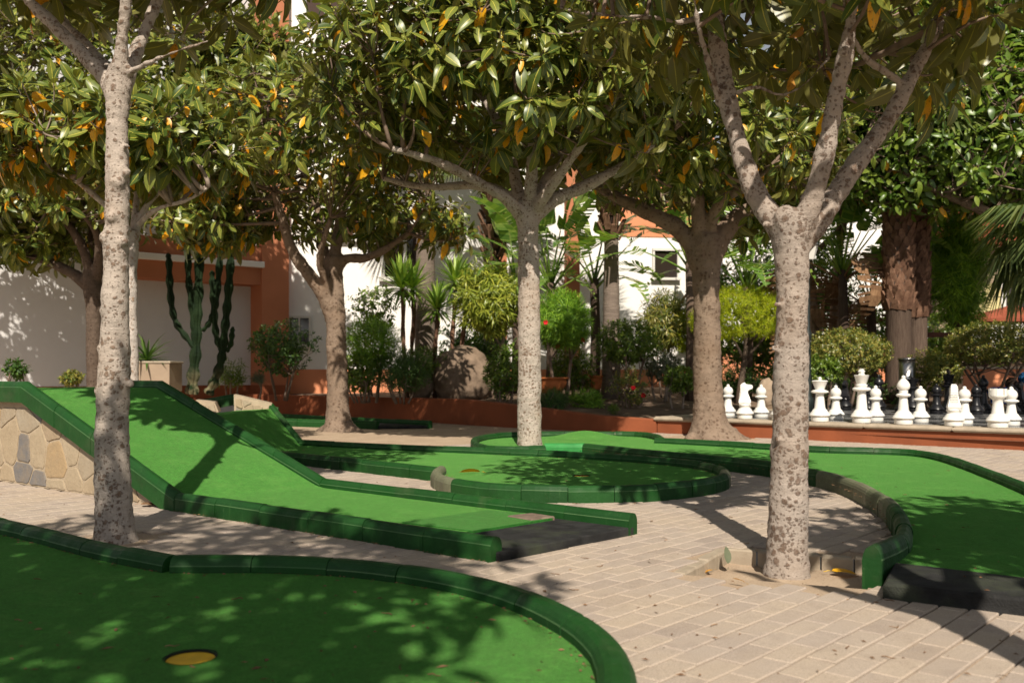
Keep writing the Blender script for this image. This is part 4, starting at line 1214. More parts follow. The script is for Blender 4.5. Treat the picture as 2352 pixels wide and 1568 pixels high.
def ficus(name, label, base, tubes, crowns, bark, twig, voxel=.016, amp=.012, leaf=.23, nl=10, yellow=.05, knobs=(), seed=1, tset='T_FIC', parts=300, keep=None, leafmat='leaf', droop=.6, twr=.011, nbr=26, widf=1.0, group='ficus trees'):
    """trunk with limbs (pixel-measured), secondary branches, twigs, whorled leaves"""
    g = np.random.default_rng(seed)
    root = thing(name, tuple(base), label, 'tree', group)
    trunk_mesh('trunk', tubes, voxel, amp, MAT[bark], root, knobs, seed)
    tips, dirs = [], []
    for (cen, rad, n, lo, zc) in crowns:
        a, u = shell_points(n, cen, rad, seed*13+len(tips), lo, zc)
        d = u*np.array([1, 1, .8]) + np.array([0, 0, .55]) + g.normal(0, .22, a.shape)
        tips.append(a); dirs.append(d)
    tips = np.concatenate(tips); dirs = nrm(np.concatenate(dirs))
    if keep is not None:
        k = keep(tips); tips, dirs = tips[k], dirs[k]
    # nodes on the limbs to grow from
    nodes = []
    for pts, rad in tubes:
        sp = spline([tuple(p_)+(r_,) for p_, r_ in zip(pts, rad)], 4)
        nodes += [q[:3] for q in sp[len(sp)//2:]]
    nodes = np.array(nodes)
    mb = MB()
    ends = g.choice(len(tips), min(nbr, len(tips)), replace=False)
    cand = list(nodes[len(nodes)//6:])
    for e in ends:
        t = tips[e] - dirs[e]*.12
        dd = np.linalg.norm(nodes - t, axis=1) + .4*np.maximum(0, nodes[:, 2]-t[2])
        a = nodes[dd.argmin()]
        if np.linalg.norm(t-a) < .15: continue
        mid = a*.45+t*.55 + np.array([0, 0, -.12*np.linalg.norm(t-a)]) + g.normal(0, .06, 3)
        bz = bez(a, mid, t, 7)
        mb.tube(bz, list(np.linspace(twr*2.3, twr*.9, 7)), 6)
        cand += bz[2:]
    cand = np.array(cand)
    for e in range(len(tips)):
        t = tips[e]
        dd = np.linalg.norm(cand - t, axis=1) + .5*np.maximum(0, cand[:, 2]-t[2]+.1)
        a = cand[dd.argmin()]
        l = np.linalg.norm(t-a)
        if l > 1.3 or l < .05: 
            a = t - dirs[e]*.25; l = .25
        m1 = t - dirs[e]*min(.45*l, .35)
        mb.tube(bez(a, m1, t, 5), list(np.linspace(twr*.95, twr*.42, 5)), 4, False)
    tw = mb.build('twigs', MAT[twig], root, True); tw['kind'] = 'stuff'
    zl, zh = np.percentile(tips[:, 2], [8, 85]); att = np.clip((tips[:, 2]-zl)/(zh-zl), 0, 1)
    base_, X, L, Z, ln = rosette_leaves(tips, dirs, nl, leaf, droop, seed, att=att)
    templ = globals()[tset]
    pick = g.integers(0, len(templ), len(ln))
    ye = (g.random(len(ln)) < yellow*np.tile((np.arange(nl)+.5)/nl*2.2-.25, len(tips)))
    dn = L + np.array([0, 0, -1.4])*ye[:, None]; X, L, Z = leaf_frames(dn, Z + np.array([0, -.6, .1])*ye[:, None]); ln = ln*(1-.08*ye)
    # older, lower leaves of a whorl are the ones that turn
    wid = ln*g.uniform(.85, 1.12, len(ln))*widf
    vis, px, py = in_view(base_)
    score = np.where(vis, ln/np.maximum(base_[:, 1], .5)*np.where(base_[:, 1] < np.median(base_[:, 1]), 1.6, 1), 0)
    order = np.argsort(-score)
    solo = order[:min(parts, int(vis.sum()))]
    rest = np.setdiff1d(np.arange(len(ln)), solo)
    vv, tt, uu, mm = leaf_mesh('foliage', templ, pick[rest], base_[rest], X[rest], L[rest], Z[rest], wid[rest], ln[rest], None, ye[rest].astype(int))
    cr = obj('crown', vv, tt, [MAT[leafmat], MAT['leaf_yellow']], root, True, uv=uu, fmat=mm)
    cr['kind'] = 'stuff'
    oc = ORG[cr]
    for s in solo:
        o = bpy.data.objects.new('leaf', single_leaf(tset, int(pick[s]), 'leaf_yellow' if ye[s] else leafmat))
        C.objects.link(o); o.parent = cr
        M = Matrix(((X[s][0]*wid[s], L[s][0]*ln[s], Z[s][0]*ln[s], base_[s][0]-oc.x), (X[s][1]*wid[s], L[s][1]*ln[s], Z[s][1]*ln[s], base_[s][1]-oc.y), (X[s][2]*wid[s], L[s][2]*ln[s], Z[s][2]*ln[s], base_[s][2]-oc.z), (0, 0, 0, 1)))
        o.matrix_basis = M
    STAT[name+str(seed)] = (len(tips), len(ln), len(vv))
    return root
def limb(pts, Y, dy=0.0):
    """pts: (px, py, width_px) at distance Y drifting by dy along the limb"""
    n = len(pts); out = []; rad = []
    for i, (x, y, w_) in enumerate(pts):
        yy = Y + dy*i/max(1, n-1)
        out.append(tuple(Q(x, y, yy))); rad.append(w_*.5*yy/FPX)
    return out, rad
def tq(px, py, Y): return tuple(Q(px, py, Y))
def crown(pxc, pyc, Y, rx, ry, rz, n, lo=.6, zc=-.55):
    """rx, rz in pixels at distance Y; ry in metres"""
    return (tq(pxc, pyc, Y), (rx*Y/FPX, ry, rz*Y/FPX), n, lo, zc)

# ================================================================== FICUS TREES
def above_frame(p_, m=40):       # keep leaves of the trees beside/behind us out of the picture
    v_, px, py = in_view(p_)
    y = np.maximum(p_[:, 1], .05)
    return (p_[:, 2] > CAMH + .42*p_[:, 1] + .42) | (p_[:, 1] < .3)
# near left
Y1 = T1B.y
t1 = [limb([(265, 1262, 120), (265, 1240, 100), (264, 1215, 90), (262, 1150, 82), (258, 1000, 76), (261, 850, 68), (266, 650, 60), (270, 450, 54), (270, 300, 50), (270, 200, 54), (276, 150, 44)], Y1),
      limb([(268, 230, 48), (252, 195, 40), (205, 140, 34), (140, 75, 30), (70, 5, 26), (10, -60, 20)], Y1, .25),
      limb([(268, 200, 40), (255, 170, 34), (200, 112, 27), (145, 45, 22), (120, -30, 18)], Y1, .7),
      limb([(274, 190, 40), (278, 130, 34), (284, 60, 28), (292, -20, 24), (300, -90, 18)], Y1, -.2),
      limb([(280, 200, 44), (300, 150, 36), (325, 90, 30), (352, 25, 28), (380, -50, 22)], Y1, .3),
      limb([(290, 170, 16), (330, 150, 13), (400, 120, 10), (480, 95, 8)], Y1, -.3)]
kn1 = [(Q(290, 335, Y1-.055), .02), (Q(288, 395, Y1-.05), .028), (Q(272, 420, Y1-.06), .032), (Q(262, 415, Y1-.06), .025), (Q(258, 500, Y1-.06), .03), (Q(240, 545, Y1-.04), .03), (Q(283, 555, Y1-.05), .03), (Q(236, 715, Y1-.03), .022), (Q(232, 800, Y1-.03), .025), (Q(226, 900, Y1-.02), .03), (Q(300, 880, Y1-.03), .02)]
ficus('ficus_tree', 'pale knobbly ficus trunk nearest on the left, beside the near green', T1B, t1,
      [(tq(230, -330, Y1+.4), (1.8, 1.35, 1.0), 400, .45, -.66)], 'bark_pale', 'twig_pale', .013, .011, .18, 10, .025, kn1, 1, nbr=22,
      keep=lambda t: (t[:, 2] > CAMH+.402*t[:, 1]-.38))
# near right
Y2 = T2B.y
t2 = [limb([(1806, 1370, 134), (1806, 1326, 108), (1807, 1290, 95), (1808, 1240, 91), (1811, 1100, 86), (1815, 900, 80), (1817, 750, 74), (1818, 650, 74), (1818, 580, 84), (1820, 520, 100), (1822, 490, 84)], Y2),
      limb([(1810, 570, 66), (1790, 520, 58), (1748, 468, 52), (1712, 380, 46), (1683, 280, 42), (1660, 170, 40), (1643, 60, 40), (1645, -60, 34), (1650, -180, 24)], Y2, .35),
      limb([(1835, 555, 60), (1852, 500, 54), (1878, 420, 48), (1900, 320, 44), (1922, 210, 42), (1944, 110, 34), (1960, 0, 26), (1970, -120, 18)], Y2, -.3),
      limb([(1840, 560, 60), (1882, 505, 50), (1940, 415, 46), (1995, 335, 44), (2052, 255, 40), (2100, 165, 36), (2145, 75, 32), (2195, -30, 28), (2240, -120, 20)], Y2, .3),
      limb([(1814, 560, 60), (1808, 520, 56), (1804, 490, 50), (1803, 482, 48)], Y2-.03, -.03),
      limb([(1655, 235, 20), (1640, 190, 18), (1620, 120, 16), (1600, 40, 15), (1590, -60, 12)], Y2+.2, -.3),
      limb([(1640, 60, 24), (1610, 40, 18), (1560, 52, 14), (1500, 40, 11), (1430, 38, 9), (1340, 30, 7), (1275, 15, 6)], Y2+.3, -.5),
      limb([(1690, 215, 13), (1740, 200, 11), (1790, 218, 10), (1840, 200, 10), (1880, 160, 9), (1905, 130, 7)], Y2, .15),
      limb([(2090, 205, 20), (2040, 170, 16), (1985, 130, 13), (1950, 60, 11), (1935, -20, 8)], Y2+.2, -.4)]
kn2 = [(Q(1782, 700, Y2-.05), .02), (Q(1790, 1010, Y2-.06), .026), (Q(1778, 800, Y2-.04), .02), (Q(1938, 118, Y2-.33), .028), (Q(1760, 515, Y2-.02), .02)]
ficus('ficus_tree', 'speckled three-limbed ficus trunk nearest on the right, in a sandy pit', T2B, t2,
      [(tq(1880, -230, Y2+.1), (1.5, 1.45, .95), 340, .45, -.6), (tq(1880, 120, Y2+1.6), (1.1, .55, .7), 45, .3, -.8)], 'bark_grey', 'twig', .012, .011, .17, 9, .035, kn2, 2, nbr=20, droop=.85,
      keep=lambda t: (t[:, 2] > CAMH+.402*t[:, 1]-.72) & ((t[:, 1] > Y2+.35) | (t[:, 2] > CAMH+.402*t[:, 1]-.1)))
# middle
Y3 = T3B.y
t3 = [limb([(1220, 1052, 90), (1218, 1036, 66), (1216, 1000, 57), (1216, 850, 54), (1215, 650, 51), (1213, 540, 48), (1211, 490, 54), (1210, 460, 42)], Y3),
      limb([(1205, 505, 36), (1160, 455, 28), (1090, 415, 24), (1000, 370, 20), (900, 342, 14)], Y3, -.8),
      limb([(1205, 500, 34), (1150, 440, 26), (1080, 425, 22), (980, 430, 16), (880, 410, 12)], Y3, .7),
      limb([(1208, 490, 36), (1185, 420, 28), (1165, 330, 24), (1120, 240, 18), (1060, 160, 12)], Y3, .5),
      limb([(1212, 485, 34), (1222, 400, 28), (1225, 300, 22), (1250, 190, 16)], Y3, -.5),
      limb([(1218, 505, 38), (1270, 460, 32), (1350, 425, 28), (1430, 380, 22), (1530, 310, 14)], Y3, .3),
      limb([(1218, 495, 32), (1280, 410, 25), (1350, 310, 19), (1420, 220, 13)], Y3, -.9),
      limb([(1216, 490, 30), (1260, 400, 22), (1310, 330, 17), (1390, 300, 12)], Y3, 1.2)]
ficus('ficus_tree', 'pale ficus in the centre standing between the round green and the lane', T3B, t3,
      [crown(1160, 175, Y3, 500, 2.0, 275, 700, .6, -.62), crown(1180, 60, Y3-.6, 380, 1.2, 130, 90, .2, None)], 'bark_pale', 'twig', .018, .014, .215, 10, .036, [], 3, nbr=46, parts=300)
# thin brown ficus centre left
Y4 = T4B.y
t4 = [limb([(780, 1000, 120), (779, 985, 84), (777, 960, 58), (776, 900, 50), (773, 800, 46), (770, 700, 44), (767, 640, 42), (766, 590, 36)], Y4),
      limb([(765, 730, 40), (742, 675, 34), (705, 625, 30), (672, 575, 26), (650, 510, 22), (630, 440, 16)], Y4, -.4),
      limb([(768, 620, 34), (795, 595, 24), (840, 592, 20), (885, 572, 17), (940, 535, 12)], Y4, .2),
      limb([(766, 610, 34), (775, 540, 26), (790, 460, 20), (810, 380, 14)], Y4, .3),
      limb([(764, 640, 30), (740, 560, 24), (730, 480, 18), (700, 400, 12)], Y4, .8),
      limb([(770, 690, 26), (745, 640, 20), (735, 590, 16), (760, 500, 12)], Y4, -.6),
      limb([(782, 985, 60), (805, 992, 40), (835, 999, 18)], Y4, -.2), limb([(776, 985, 60), (755, 990, 40), (730, 996, 18)], Y4, .1)]
ficus('ficus_tree', 'brown forked ficus with flared roots in front of the red garden wall', T4B, t4,
      [crown(700, 330, Y4, 340, 2.3, 175, 520, .6, -.5), crown(860, 500, Y4+.5, 260, 1.3, 75, 130, .2, None), crown(490, 495, Y4, 150, 1.2, 75, 150, .2, None)], 'bark_brown', 'twig', .022, .018, .205, 10, .055, [], 4, nbr=40)
# thick brown ficus centre right
Y5 = T5B.y
t5 = [limb([(1636, 1018, 190), (1634, 1000, 128), (1630, 970, 86), (1627, 920, 70), (1625, 850, 64), (1624, 750, 60), (1622, 650, 62), (1622, 590, 70), (1622, 540, 66)], Y5),
      limb([(1610, 610, 52), (1590, 560, 46), (1550, 520, 40), (1490, 490, 34), (1430, 460, 28), (1370, 430, 18)], Y5, .3),
      limb([(1612, 560, 40), (1604, 500, 34), (1600, 420, 28), (1590, 330, 20)], Y5, -.3),
      limb([(1635, 590, 52), (1665, 530, 46), (1720, 480, 40), (1790, 445, 32), (1880, 400, 22)], Y5, .4),
      limb([(1625, 545, 34), (1650, 470, 26), (1690, 440, 20), (1740, 410, 14)], Y5, -.9),
      limb([(1640, 1000, 90), (1675, 1008, 50), (1705, 1014, 22)], Y5, -.3), limb([(1622, 1000, 80), (1600, 1006, 44), (1575, 1011, 18)], Y5, -.2)]
ficus('ficus_tree', 'thick brown ficus with wide root flare in front of the chess terrace', T5B, t5,
      [crown(1620, 330, Y5, 330, 2.1, 190, 480, .6, -.5), crown(1720, 470, Y5+.6, 180, 1.2, 70, 60, .2, None)], 'bark_brown', 'twig', .022, .018, .205, 10, .03, [], 5, nbr=36)
# white thin trunk left
Y6 = 9.7
b6 = Vector((Q(305, 900, Y6).x, Y6, 0))
t6 = [limb([(307, 1070, 34), (306, 900, 28), (304, 800, 26), (302, 700, 25), (303, 620, 25), (305, 560, 28), (306, 530, 26)], Y6),
      limb([(306, 560, 22), (318, 510, 19), (350, 455, 16), (400, 410, 13), (470, 370, 9)], Y6, .3),
      limb([(304, 560, 20), (290, 520, 17), (240, 470, 14), (180, 420, 11), (110, 390, 8)], Y6, -.3),
      limb([(305, 550, 20), (312, 480, 16), (320, 400, 12), (330, 330, 8)], Y6, .5),
      limb([(318, 515, 16), (360, 480, 12), (430, 460, 10), (480, 430, 7)], Y6, -.6)]
ficus('ficus_tree', 'slim whitish ficus stem rising behind the ramp lane', b6, t6,
      [crown(260, 330, Y6, 350, 1.4, 120, 430, .55, -.6)], 'bark_white', 'twig_pale', .016, .008, .2, 10, .115, [], 6, nbr=34)
# dark far left
Y7 = 15.6
b7 = Vector((Q(217, 900, Y7).x, Y7, .3))
t7 = [limb([(217, 940, 44), (217, 880, 36), (216, 780, 34), (215, 700, 36), (210, 650, 40), (208, 620, 34)], Y7),
      limb([(206, 660, 30), (170, 630, 26), (120, 605, 22), (60, 585, 16), (-10, 570, 12)], Y7, .2),
      limb([(212, 640, 26), (190, 570, 22), (150, 510, 18), (90, 480, 14), (20, 470, 10)], Y7, -.5),
      limb([(222, 640, 26), (228, 580, 20), (215, 520, 16), (170, 480, 12)], Y7, -.8),
      limb([(220, 630, 22), (250, 560, 18), (290, 500, 14), (330, 460, 10)], Y7, .4)]
ficus('ficus_tree', 'dark ficus trunk at the far left beside the shaded wall', b7, t7,
      [crown(110, 420, Y7, 320, 2.0, 150, 700, .3, -.6), crown(60, 550, Y7+.3, 170, 1.0, 65, 130, .2, None)], 'bark_dark', 'twig_pale', .02, .014, .21, 8, .025, [], 7, nbr=26)
# tall background ficus, upper left
Y10 = 16.2
b10 = Vector((Q(222, 900, Y10).x, Y10, .3))
t10 = [limb([(222, 900, 30), (220, 700, 28), (216, 560, 26), (210, 480, 24)], Y10),
       limb([(210, 500, 18), (110, 400, 15), (80, 300, 12), (60, 180, 9)], Y10, -.4), limb([(210, 500, 18), (150, 380, 15), (170, 250, 12), (200, 130, 8)], Y10, -.6),
       limb([(210, 490, 18), (250, 380, 14), (370, 280, 11), (480, 200, 8)], Y10, .2), limb([(210, 490, 16), (200, 370, 13), (280, 240, 10), (330, 140, 7)], Y10, .1)]
ficus('ficus_tree', 'tall dense ficus filling the upper left behind the other crowns', b10, t10,
      [crown(220, 150, Y10, 480, 1.6, 210, 900, .5, -.7), crown(560, 165, Y10, 170, 1.2, 130, 300, .35, -.7), crown(440, 345, Y10+.6, 210, 1.5, 110, 440, .2, -.7)], 'bark_dark', 'twig', .03, .014, .23, 8, .015, [], 10, 'T_FICL', nbr=34, parts=300)
# small leaved tree on the right
Y8 = 17.0
b8 = Vector((10.8, Y8, .3))
t8 = [([(10.8, Y8, .2), (10.8, Y8, 1.2), (10.7, Y8, 2.2), (10.6, Y8, 2.9)], [.34, .26, .24, .26]),
      ([(10.6, Y8, 2.7), (9.7, Y8-.2, 3.35), (8.6, Y8-.4, 3.7), (7.3, Y8-.6, 4.2), (6.2, Y8-.6, 4.8)], [.18, .13, .10, .07, .035]),
      ([(10.6, Y8, 2.8), (9.9, Y8+.6, 3.6), (8.9, Y8+1.3, 4.4), (7.8, Y8+1.6, 5.1)], [.17, .11, .08, .04]),
      ([(10.6, Y8, 2.9), (10.2, Y8-.8, 4.0), (9.4, Y8-1.5, 4.9), (8.5, Y8-1.6, 5.9)], [.17, .11, .08, .04]),
      ([(10.6, Y8, 3.0), (11.0, Y8+.6, 4.4), (11.1, Y8+.8, 5.9)], [.17, .11, .04])]
ficus('small_leaved_tree', 'small leaved bright green tree reaching in from the right edge', b8, t8,
      [((8.9, Y8+.1, 5.35), (3.6, 2.0, 2.0), 2500, .5, -.66)], 'bark_brown', 'twig', .045, .02, .185, 8, .012, [], 8, nbr=70, droop=.3, widf=1.05, leafmat='leaf_small', twr=.014, group='trees at the right edge')
# the two trees whose crowns shade the foreground (beside and behind the camera)
b9 = Vector((1.68, 1.5, 0))
t9 = [([(1.68, 1.5, -.03), (1.68, 1.5, .5), (1.67, 1.5, 1.2), (1.67, 1.5, 1.75)], [.14, .098, .09, .11]),
      ([(1.67, 1.5, 1.6), (1.45, 1.5, 2.0), (1.25, 1.5, 2.6)], [.08, .05, .03]), ([(1.67, 1.5, 1.55), (1.9, 1.55, 2.0), (2.4, 1.7, 2.8)], [.08, .06, .03]), ([(1.67, 1.5, 1.65), (1.72, 1.7, 2.3), (1.8, 1.9, 3.0)], [.075, .055, .03])]
ficus('ficus_tree', 'ficus just outside the right edge that shades the paving corner', b9, t9, [((2.8, 1.5, 2.95), (1.15, 1.1, .6), 240, .3, -.7)], 'bark_grey', 'twig', .016, .01, .2, 9, .05, [], 9, parts=0, keep=above_frame, nbr=14)
b11 = Vector((-2.0, -.9, 0))
t11 = [([(-2.0, -.9, -.03), (-2.0, -.9, .8), (-1.98, -.9, 1.7), (-1.95, -.9, 2.4)], [.17, .12, .11, .12]),
       ([(-1.95, -.9, 2.3), (-1.5, -.7, 2.9), (-1.0, -.4, 3.5)], [.08, .05, .02]), ([(-1.95, -.9, 2.3), (-2.5, -.6, 2.9), (-3.0, -.3, 3.5)], [.08, .05, .02]), ([(-1.95, -.9, 2.3), (-1.9, -1.2, 3.0), (-1.8, -1.6, 3.6)], [.08, .05, .02])]
ficus('ficus_tree', 'ficus behind the camera whose crown shades the near green', b11, t11, [((-1.65, -.55, 3.85), (2.1, 1.85, .7), 430, .05, -.8)], 'bark_grey', 'twig', .016, .01, .2, 9, .05, [], 11, parts=0, keep=above_frame, nbr=20)
print(STAT)

# ================================================================== GARDEN PLANTS
def soil_at(x, y):
    d = Vector((x, y, 0)) - Vector((-5.49, 19.95, 0))
    s = d.x*.755 - d.y*.656; t = d.x*.656 + d.y*.755
    return soil_z(s, max(t, 0))
def shrub(label, px, py, Y, rx, rz, tset, mat, n, nl, size, stems=3, lo=.55, droop=.2, spread=(.3, 1.5), widf=1.0, ry=None, bark='twig', stem_r=.02, spread_base=.12, name='shrub', flowers=0, seed=None, lump=.18, cat='shrub', zc=None, group='garden shrubs', upb=.25, fan=.55, stem_px=None):
    seed = seed or int(px*7+py)
    g = np.random.default_rng(seed)
    cen = Q(px, py, Y); R_ = (rx*Y/FPX, ry or rx*Y/FPX, rz*Y/FPX)
    bx = Q(stem_px, py, Y).x if stem_px else cen.x
    gz = soil_at(bx, Y)-.04
    root = thing(name, (bx, Y, gz), label, cat, group)
    tips, u = shell_points(n, cen, R_, seed, lo, zc)
    lm = np.array([noise.noise(Vector(q*(1.6/max(R_[0], .2)))) for q in tips])
    tips = np.array(cen) + (tips-np.array(cen))*(1+lump*lm)[:, None]
    dirs = nrm(u + np.array([0, 0, upb]) + g.normal(0, .3, u.shape))
    ok = tips[:, 2] > gz+.05
    tips, dirs = tips[ok], dirs[ok]
    b_, X, L, Z, ln = rosette_leaves(tips, dirs, nl, size, droop, seed, spread, .02)
    templ = globals()[tset]; pick = g.integers(0, len(templ), len(ln))
    vv, tt, uu, mm = leaf_mesh('f', templ, pick, b_, X, L, Z, ln*widf*g.uniform(.8, 1.2, len(ln)), ln, None)
    cr = obj('crown', vv, tt, MAT[mat], root, True, uv=uu); cr['kind'] = 'stuff'
    mb = MB()
    for k in range(stems):
        a = 6.28*k/max(1, stems)+g.random()
        p0 = np.array([bx+spread_base*math.cos(a)*(stems > 1), Y+spread_base*math.sin(a)*(stems > 1), gz])
        p1 = np.array(cen) + np.array([R_[0]*fan*math.cos(a), R_[1]*fan*math.sin(a), -R_[2]*.35])
        mid = (p0+p1)/2 + g.normal(0, .05, 3)
        st = bez(p0, mid, p1, 6); mb.tube(st, list(np.linspace(stem_r, stem_r*.55, 6)), 7)
        for j in range(5):
            e = tips[g.integers(len(tips))]
            s0 = st[3+j % 3]; mb.tube(bez(s0, (s0+e)/2+np.array([0, 0, -.05]), e, 4), [stem_r*.5, stem_r*.4, stem_r*.3, stem_r*.18], 5)
    mb.build('stem', MAT[bark], root, True)
    if flowers:
        front = np.where((tips[:, 1] < Y))[0]
        for k in range(flowers):
            q = tips[front[g.integers(len(front))]] + np.array([0, -.03, 0]); fb = MB()
            for j in range(6):
                a = 6.28*j/6; d = Vector((math.cos(a), -.6, math.sin(a))).normalized(); s_ = Vector((-math.sin(a), 0, math.cos(a)))*.022
                q_ = Vector(q); fb.add([q_, q_+d*.03+s_, q_+d*.055, q_+d*.03-s_], [[0, 1, 2, 3]])
            fb.build('flower', MAT['flower_red'], root)
    return root
# clipped and natural shrubs, left to right
shrub('dark leafy bush on bare stems at the foot of the orange pillar', 645, 795, 18.3, 72, 62, 'T_OV', 'leaf_dark', 420, 7, .085, 6, .35, fan=.6, lump=.4)
shrub('loose light green shrub against the white wall behind the brown ficus', 855, 715, 18.6, 62, 75, 'T_OV', 'leaf_small', 170, 7, .10, 5, .3, droop=.3, lump=.5)
shrub('feathery fine leaved round shrub right of the brown ficus', 855, 785, 17.0, 70, 64, 'T_NEE', 'leaf_needle', 760, 12, .11, 4, .5, stem_r=.025, lump=.25)
shrub('dark glossy shrub right at the roots of the brown ficus', 830, 850, 16.9, 62, 52, 'T_OV', 'leaf_small', 330, 7, .075, 6, .3, lump=.4)
shrub('dark needle leaved shrub left of the boulder', 925, 850, 16.6, 70, 55, 'T_NEE', 'leaf_dark', 480, 12, .11, 5, .35, lump=.4)
shrub('clipped dark hedge bush behind the boulder', 985, 835, 17.6, 85, 42, 'T_OV', 'leaf_small', 520, 7, .06, 3, .6, flowers=1)
shrub('weeping yellow green willow leaved ball beside the yuccas', 1125, 685, 17.8, 84, 88, 'T_WIL', 'leaf_yel_green', 820, 8, .19, 1, .5, droop=1.3, bark='twig_pale', stem_r=.045, upb=0.0)
shrub('green shrub right of the boulder left of the central trunk', 1158, 850, 16.0, 45, 66, 'T_OV', 'leaf_small', 420, 7, .07, 5, .4, lump=.35)
shrub('round bottlebrush ball with red flowers right of the central trunk', 1290, 735, 16.6, 74, 72, 'T_NEE', 'leaf_needle', 1000, 14, .13, 2, .55, stem_r=.04, flowers=4, lump=.12)
shrub('leafy green bush beneath the bottlebrush ball', 1318, 845, 17.4, 60, 55, 'T_OV', 'leaf_small', 420, 7, .07, 5, .4, lump=.3)
shrub('low dark rosemary bush by the wall right of the central trunk', 1268, 918, 15.2, 46, 30, 'T_NEE', 'leaf_dark', 260, 12, .10, 4, .2, lump=.3)
shrub('low bright needle bush at the edge of the gravel bed', 1350, 918, 15.6, 42, 28, 'T_NEE', 'leaf_needle', 240, 12, .10, 4, .2, lump=.3)
shrub('tiny green sprig by the sloping wall end', 1408, 938, 14.6, 14, 12, 'T_NEE', 'leaf_small', 60, 10, .07, 2, .2)
shrub('clipped round leafy bush left of the thick ficus', 1440, 785, 16.8, 82, 54, 'T_OV', 'leaf_small', 900, 7, .062, 3, .62, stem_r=.03, lump=.2)
shrub('thin shrub with two red flowers below the clipped bush', 1450, 885, 15.8, 48, 42, 'T_OV', 'leaf_olive', 190, 6, .06, 5, .2, flowers=2, lump=.5)
shrub('weeping dark green bush behind the curled palm leaf', 1530, 735, 18.4, 62, 78, 'T_WIL', 'leaf_olive', 520, 8, .15, 2, .5, droop=1.2, upb=0.0)
shrub('pale grey green shrub on twisted stems left of the thick ficus', 1520, 840, 17.2, 50, 40, 'T_OV', 'leaf_grey', 300, 7, .06, 3, .4, bark='twig_pale', stem_r=.025, lump=.4)
shrub('small leafy bush in the bed against the thick ficus trunk', 1560, 870, 15.9, 38, 34, 'T_OV', 'leaf_small', 260, 7, .065, 2, .4, bark='twig_pale', lump=.3)
shrub('golden yellow cypress dome on a dark stem between the trunks', 1695, 736, 17.4, 120, 82, 'T_NEE', 'leaf_gold', 2500, 9, .085, 1, .72, droop=.0, bark='bark_dark', stem_r=.07, upb=.7, lump=.12, zc=-.35, fan=.25)
shrub('dark green cypress half behind the thick ficus trunk', 1600, 770, 18.2, 60, 70, 'T_NEE', 'leaf_gold', 800, 9, .085, 1, .6, droop=.0, bark='bark_dark', stem_r=.06, upb=.6, zc=-.5, fan=.25)
shrub('low bush under the golden cypress beside the white knight', 1690, 880, 18.6, 90, 42, 'T_OV', 'leaf_dark', 520, 7, .07, 4, .3, lump=.4)
shrub('yellowish clipped bush behind the white queen and king', 1945, 808, 16.6, 100, 58, 'T_OV', 'leaf_olive', 1500, 7, .055, 3, .6, stem_r=.03, lump=.15)
shrub('green bush with a red flower left under the yellowish clipped bush', 1890, 850, 16.2, 48, 36, 'T_OV', 'leaf_small', 420, 7, .065, 3, .4, flowers=1)
shrub('dark low hedge behind the black chess row', 1950, 900, 17.8, 130, 36, 'T_OV', 'leaf_dark', 620, 7, .06, 5, .4, lump=.3)
shrub('yellow green bush right of the litter bin', 2150, 850, 16.4, 62, 52, 'T_OV', 'leaf_olive', 760, 7, .055, 3, .5, stem_r=.02, lump=.25)
shrub('large clipped dome bush at the right edge on spreading branches', 2280, 795, 16.4, 108, 58, 'T_OV', 'leaf_olive', 1700, 7, .055, 6, .62, stem_r=.03, spread_base=.03, lump=.12, fan=.75, zc=-.6)
shrub('spiky small shrub at the far left foot of the shaded wall', 38, 850, 15.4, 26, 26, 'T_OV', 'leaf_dark', 50, 7, .10, 2, .3, lump=.4)
shrub('round variegated small bush at the foot of the dark trunk', 165, 868, 14.8, 24, 18, 'T_OV', 'leaf_olive', 120, 7, .07, 2, .4)
shrub('small twiggy shrub right of the cactus', 535, 858, 17.4, 40, 34, 'T_WIL', 'leaf_small', 90, 8, .11, 3, .25, lump=.5)
shrub('grey spiky low plant at the wall right of the cactus', 592, 868, 17.6, 18, 14, 'T_NEE', 'leaf_grey', 60, 10, .10, 1, .2)
shrub('dense hedge behind the bananas and golden cypress', 1800, 720, 22.5, 280, 190, 'T_OV', 'leaf_small', 2600, 7, .14, 5, .3, ry=1.0, lump=.5)
shrub('leafy hedge along the back right of the garden', 2120, 790, 24.0, 240, 90, 'T_OV', 'leaf_small', 1300, 7, .12, 5, .3, ry=1.0, lump=.5)
shrub('green bush low behind the boulder against the white wall', 1090, 800, 19.6, 100, 60, 'T_OV', 'leaf_dark', 420, 7, .1, 5, .3, lump=.5)
shrub('tall dark conifer with drooping sprays right of the palm trunks', 2200, 610, 19.2, 72, 150, 'T_NEE', 'leaf_needle', 1500, 12, .22, 1, .35, droop=.9, bark='bark_dark', stem_r=.09, lump=.3, name='conifer', cat='tree', group='background trees', fan=.1)
shrub('broad dark tree crown high in the upper right background', 2180, 60, 17.5, 330, 120, 'T_OV', 'leaf_small', 3000, 7, .16, 2, .3, lump=.4, stem_r=.12, name='background_tree', cat='tree', group='background trees', ry=1.6, stem_px=2620, fan=.3)
shrub('dark background tree crown behind the near right limbs', 1900, 330, 19.5, 230, 130, 'T_OV', 'leaf_small', 2200, 7, .18, 2, .2, lump=.5, stem_r=.12, name='background_tree', cat='tree', group='background trees', ry=1.4, fan=.3)
